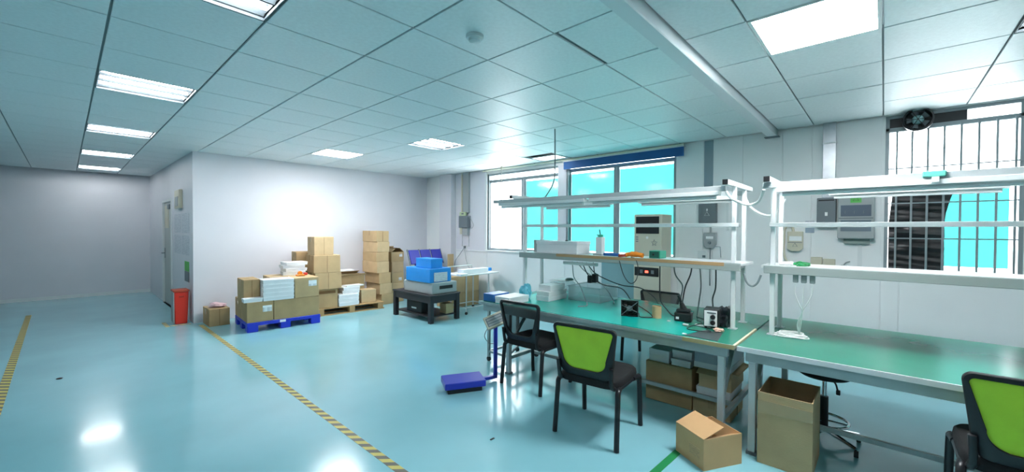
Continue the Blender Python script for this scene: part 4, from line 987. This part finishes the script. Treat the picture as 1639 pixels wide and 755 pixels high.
# ---- boxes below the benches
carton('large cardboard box on the floor under the bench, behind the foot rail', 3.50, 3.88, 1.16, 1.56, 0, .34, M_cardd if False else 1, tape=False)
white_box('white carton on the large box under the bench, left one', 3.52, 3.80, 1.36, 1.54, .341, .45)
white_box('lower white carton on the large box under the bench, right one', 3.52, 3.78, 1.18, 1.345, .341, .40)
white_box('upper white carton on the large box under the bench, right one', 3.55, 3.80, 1.18, 1.345, .401, .47)
carton('cardboard box at the bottom of the mixed pile under the bench', 3.48, 3.85, .86, 1.145, 0, .16, 0, tape=True)
white_box('white tray in the mixed pile under the bench', 3.475, 3.83, .865, 1.12, .161, .235)
carton('torn cardboard box in the mixed pile under the bench', 3.48, 3.85, .86, 1.10, .236, .385, 2, flaps=(('front', 190, .05), ('left', 205, .07), ('back', 185, .04)), name='open_cardboard_box')
sl = thing('silver_box', 'silvery grey carton on top of the mixed pile under the bench', 'box', (3.66, .98, .392))
B(-.20, .2, -.12, .15, .0, .16).build('body', mat('silver_carton', '9FA9B4', .35), sl, bevel=.004); B(-.202, .202, -.122, .152, 0, .045).build('white_band', M_carton, sl)
tag(B(-.10, .10, -.05, .05, 0, .10).build('yellow_carton', mat('carton_yellow', 'C9C08A', .6), bevel=.004, loc=(4.05, 2.72, 0)), 'pale yellow carton on the floor beyond the mesh chair', 'box')
lump('plastic_sack', 'pale crumpled plastic sack on the floor beyond the mesh chair', 'bag', (4.02, 2.42, 0), (.12, .12, .14), M_plastic, 17)
# big box standing in front of bench two
bg_ = carton('tall open cardboard box standing under the front of the green bench', 3.02, 3.40, .300, .590, 0, .46, 0, flaps=(('back', 100, .02),), name='tall_cardboard_box')
for ch in list(bg_.children):
    if ch.name.startswith('flap'): bpy.data.objects.remove(ch)
B(-.1936, -.1895, -.145, .145, .335, .41).build('tape', M_ptape, bg_); B(-.188, .184, -.14, .14, .15, .152).build('inner_floor', M_cardd, bg_)
# open carton in foreground
oc = carton('open cardboard carton in the foreground with one flap folded over', -.15, .15, -.127, .127, 0, .195, M_cardp, flaps=(('left', 20, .165), ('front', -28, .09), ('right', -75, .1)), name='open_cardboard_box')
oc.location = (2.863, .843, 0); oc.rotation_euler = (0, 0, math.radians(-30.5))
B(-.1515, -.1495, -.09, .0, .055, .12).build('print', M_handwriting, oc)
B(-.144, .144, -.121, .121, .006, .008).build('inner_floor', M_cardd, oc)

# ================================================================== WALL EQUIPMENT
# air conditioner
ac = thing('floor_air_conditioner', 'tall cream standing air conditioner beside the large window', 'air conditioner', (5.40, 2.405, 0))
B(0, .34, -.205, .195, 0, 1.72).build('body', M_ac, ac, bevel=.012)
for z0, z1 in ((1.585, 1.69), (1.455, 1.56)):
    sl_ = B(-.004, .002, -.165, .165, z0, z1).build('air_slot', M_black, ac)
    for k in range(4): B(-.008, -.004, -.16, .16, z0 + .012 + k * .024, z0 + .016 + k * .024).build('louver', M_rubber, sl_)
cp_ = B(-.004, .002, -.165, .18, .87, .99).build('control_panel', M_black, ac)
B(-.007, -.004, -.02, .025, .915, .945).build('display', M_redled, cp_); B(-.007, -.004, -.10, -.06, .905, .955).build('button', M_dgrey, cp_); B(-.007, -.004, .06, .10, .905, .955).build('button', M_dgrey, cp_)
star = []
for k in range(10): star.append(((.045 if k % 2 == 0 else .02) * math.sin(k * PI / 5), (.045 if k % 2 == 0 else .02) * math.cos(k * PI / 5)))
MB().tube([(-.004, -.10 + a, 1.33 + b_) for a, b_ in star], .003, 5, closed=True).build('star_emblem', M_dgrey, ac)
MB().lathe([(.017, -.004), (.017, .001)], 12, (0, .0, 1.40), 'x').build('round_badge', M_white, ac)
for z in (1.40, 1.37, 1.34): B(-.003, .001, .13, .165, z, z + .012).build('sticker', M_dgrey, ac)
B(-.002, .342, -.207, .197, .05, .056).build('base_joint', M_grey, ac)
# glossy board
tag(B(-.012, .012, -.33, .33, 0, 1.02).build('glossy_board', mat('board_teal', '86A9B0', .12), loc=(5.76, 2.98, 0)), 'glossy blue-grey board standing against the wall left of the air conditioner', 'board')
# grey electrical boxes
def wall_thing(name, label, cat, y, z): return thing(name, label, cat, (XW - .008, y, z))
e1 = wall_thing('switch_box', 'dark grey rectangular electrical box on the wall above the socket', 'electrical box', 1.735, 1.60)
B(-.06, 0, -.115, .11, 0, .30).build('case', M_dgrey, e1, bevel=.008)
tri = [(0, .05), (.03, 0), (-.03, 0)]
MB().tube([(-.062, a, .10 + b_) for a, b_ in tri], .003, 5, closed=True).build('warning_mark', M_white, e1)
B(-.063, -.06, -.008, .008, .16, .19).build('lock', M_paper, e1)
e2 = wall_thing('isolator_switch', 'grey isolator switch under the dark grey electrical box', 'electrical switch', 1.70, 1.27)
MB().prism([(-.075, .05), (-.045, 0), (.045, 0), (.075, .05), (.075, .205), (-.075, .205)], -.055, 0, lambda a, b, h: (h, a, b)).build('case', M_grey, e2, bevel=.004)
B(-.06, -.055, -.045, .045, .12, .155).build('window', M_paper, e2); MB().lathe([(.017, -.02), (.02, 0)], 12, (-.055, 0, .07), 'x').build('knob', M_dgrey, e2, smooth=True)
MB().tube([(-.02, 0, .2), (-.02, 0, .33)], .012, 8).build('conduit', M_grey, e2); MB().tube([(-.02, 0, 0), (-.02, 0, -.5)], .009, 8).build('conduit', M_cord_g, e2)
MB().tube([(-.015, -.0, .02), (-.015, -.12, .02), (-.015, -.13, -.12)], .004, 6).build('loose_wire', M_cord_g, e2)
so = wall_thing('wall_socket', 'white double wall socket beside the isolator switch', 'socket', 1.80, 1.12); B(-.02, 0, -.06, .06, 0, .11).build('plate', M_white, so, bevel=.004); B(-.035, -.02, -.04, -.005, .02, .05).build('plug', M_dgrey, so)
# conduit strip
for y_, l_ in ((1.50, 'thin white conduit on the wall right of the isolator switch'),):
    tag(B(-.015, 0, -.012, .012, 0.0, .40).build('wall_conduit', M_white, loc=(XW - .008, y_, 1.50)), l_, 'conduit')
# right side: duct, distribution boxes
du = wall_thing('vertical_duct', 'galvanised vertical cable duct above the distribution boxes', 'duct', .461, 1.87)
B(-.06, 0, -.058, .058, 0, .835).build('duct_body', mat('galvanised', 'B7BDC2', .3, metal=.8, var=.1, scale=12), du, bevel=.003)
for z in (.2, .6): B(-.063, 0, -.061, .061, z, z + .02).build('joint_band', M_alu, du)
d1 = wall_thing('meter_box', 'plain grey metal box left of the distribution board', 'electrical box', .476, 1.55)
B(-.10, 0, -.085, .085, 0, .32).build('case', M_dgrey, d1, bevel=.006); B(-.103, -.10, -.07, .07, .285, .30).build('vent', M_black, d1); B(-.104, -.1, -.012, .012, .12, .16).build('lock', M_paper, d1)
dbx = wall_thing('distribution_board', 'grey distribution board with dark window and green warning sticker', 'distribution board', .225, 1.42)
B(-.11, 0, -.152, .152, 0, .47).build('case', M_grey, dbx, bevel=.008)
dw = B(-.114, -.11, -.125, .125, .24, .36).build('upper_window', mat('board_window', '66707E', .15), dbx)
for k in range(3): B(-.116, -.114, .09 - k * .075, .135 - .05 - k * .075, .27, .30).build('breaker', M_dgrey, dw)
B(-.114, -.11, -.125, .125, .08, .20).build('lower_window', mat('board_window2', '7B8690', .15), dbx)
B(-.113, -.11, -.14, .14, .215, .225).build('divider', M_dgrey, dbx)
stk = B(-.114, -.11, -.045, .045, .385, .455).build('warning_sticker', M_greensign, dbx)
MB().tube([(-.115, a, .415 + b_) for a, b_ in ((0, .03), (.025, -.008), (-.025, -.008))], .003, 5, closed=True).build('triangle', mat('sticker_dark', '3A5A22', .5), stk)
B(-.05, 0, -.115, .10, -.055, 0).build('lower_trunk', mat('trunk_green', '8A9A94', .5), dbx)
tag(B(-.02, 0, -.018, .018, 0, .34).build('wall_conduit', M_white, loc=(XW - .008, .19, 1.07)), 'white conduit running down below the distribution board', 'conduit')
cb_ = wall_thing('circuit_breaker', 'beige wall isolator with curved hose on the right wall', 'electrical switch', .765, 1.265)
MB().prism([(-.075, .03), (-.04, 0), (.04, 0), (.075, .03), (.075, .23), (-.075, .23)], -.06, 0, lambda a, b, h: (h, a, b)).build('case', M_beige, cb_, bevel=.005)
B(-.066, -.06, -.065, .055, .12, .175).build('window', M_paper, cb_); MB().tube([(-.062, a, .065 + b_) for a, b_ in ((0, .03), (.022, -.008), (-.022, -.008))], .004, 5, closed=True).build('warning_mark', M_dgrey, cb_)
B(-.064, -.06, -.07, .07, .10, .106).build('groove', M_dgrey, cb_)
MB().tube(smoothpath([(-.03, .02, .225), (-.035, .03, .28), (-.035, .07, .295), (-.035, .105, .26), (-.035, .112, .15), (-.035, .112, 0), (-.035, .095, -.09), (-.035, .06, -.14), (-.03, -.02, -.16)]), .014, 10).build('hose', M_beige, cb_, smooth=True)
sg = wall_thing('wall_label', 'small pale blue label on the wall left of the meter box', 'label', .635, 1.48)
B(-.002, 0, -.045, .04, 0, .06).build('lower_card', mat('card_blue', '9DAFBF', .5), sg); B(-.002, 0, -.045, .04, .075, .14).build('upper_card', M_notice, sg)
sk = wall_thing('socket_strip', 'cream double socket box low on the wall right of the hose', 'socket', .50, 1.075)
B(-.045, 0, 0.01, .115, .02, .13).build('left_box', M_beige, sk, bevel=.005); B(-.05, 0, -.105, .005, 0, .115).build('right_box', M_beige, sk, bevel=.005)
pgx = wall_thing('wall_plug', 'small grey plug on the wall below the distribution board', 'plug', .32, 1.08)
B(-.04, 0, -.03, .03, 0, .05).build('body', M_grey, pgx, bevel=.008); MB().tube(smoothpath([(-.03, 0, .05), (-.03, -.02, .08), (-.02, -.05, .09)]), .005, 6).build('lead', M_cord_g, pgx)
# left corner conduit and boxes
lc = wall_thing('cable_trunking', 'grey vertical cable trunking on the wall left of the window', 'cable trunking', 6.575, 1.86)
B(-.05, 0, -.09, .09, 0, .845).build('trunk', M_grey, lc, bevel=.003); B(-.052, 0, .10, .14, 0, .845).build('side_conduit', M_beige, lc)
lb1 = wall_thing('fuse_box', 'grey fuse box with wires at the end of the vertical trunking', 'electrical box', 6.60, 1.54)
B(-.11, 0, -.14, .13, 0, .25).build('case', M_dgrey, lb1, bevel=.006); B(-.07, 0, -.11, .06, -.16, -.002).build('lower_case', M_grey, lb1, bevel=.004); B(-.075, 0, .062, .13, -.14, -.002).build('side_block', M_beige, lb1)
B(-.08, -.05, -.06, .13, .252, .33).build('green_label', mat('pale_green', 'BFD0A8', .5), lb1); B(-.083, -.08, .0, .07, .28, .31).build('mark', M_dgrey, lb1)
MB().tube(smoothpath([(-.05, -.14, .24), (-.05, -.22, .15), (-.05, -.28, .05), (-.05, -.22, -.02)]), .004, 6).build('loose_wire', M_cord_g, lb1)
for a in (.11, -.1): MB().tube([(-.02, a, -.15), (-.02, a, -.40)], .005, 6).build('drop_wire', M_cord_g, lb1)
sw = wall_thing('wall_socket', 'white wall socket with two leads above the white trolley', 'socket', 6.63, 1.07)
B(-.012, 0, -.06, .06, 0, .09).build('plate', M_white, sw, bevel=.003); B(-.035, -.012, -.025, .025, .03, .08).build('plug', M_dgrey, sw)
MB().tube(smoothpath([(-.03, 0, .05), (-.05, .12, -.1), (-.06, .28, -.3), (-.05, .30, -.7), (-.05, .3, -1.06)]), .006, 6).build('lead', M_cord_g, sw, smooth=True)
MB().tube(smoothpath([(-.03, 0, .05), (-.08, -.1, -.15), (-.2, -.3, -.3), (-.36, -.58, -.36)]), .006, 6).build('lead', M_cord_g, sw, smooth=True)
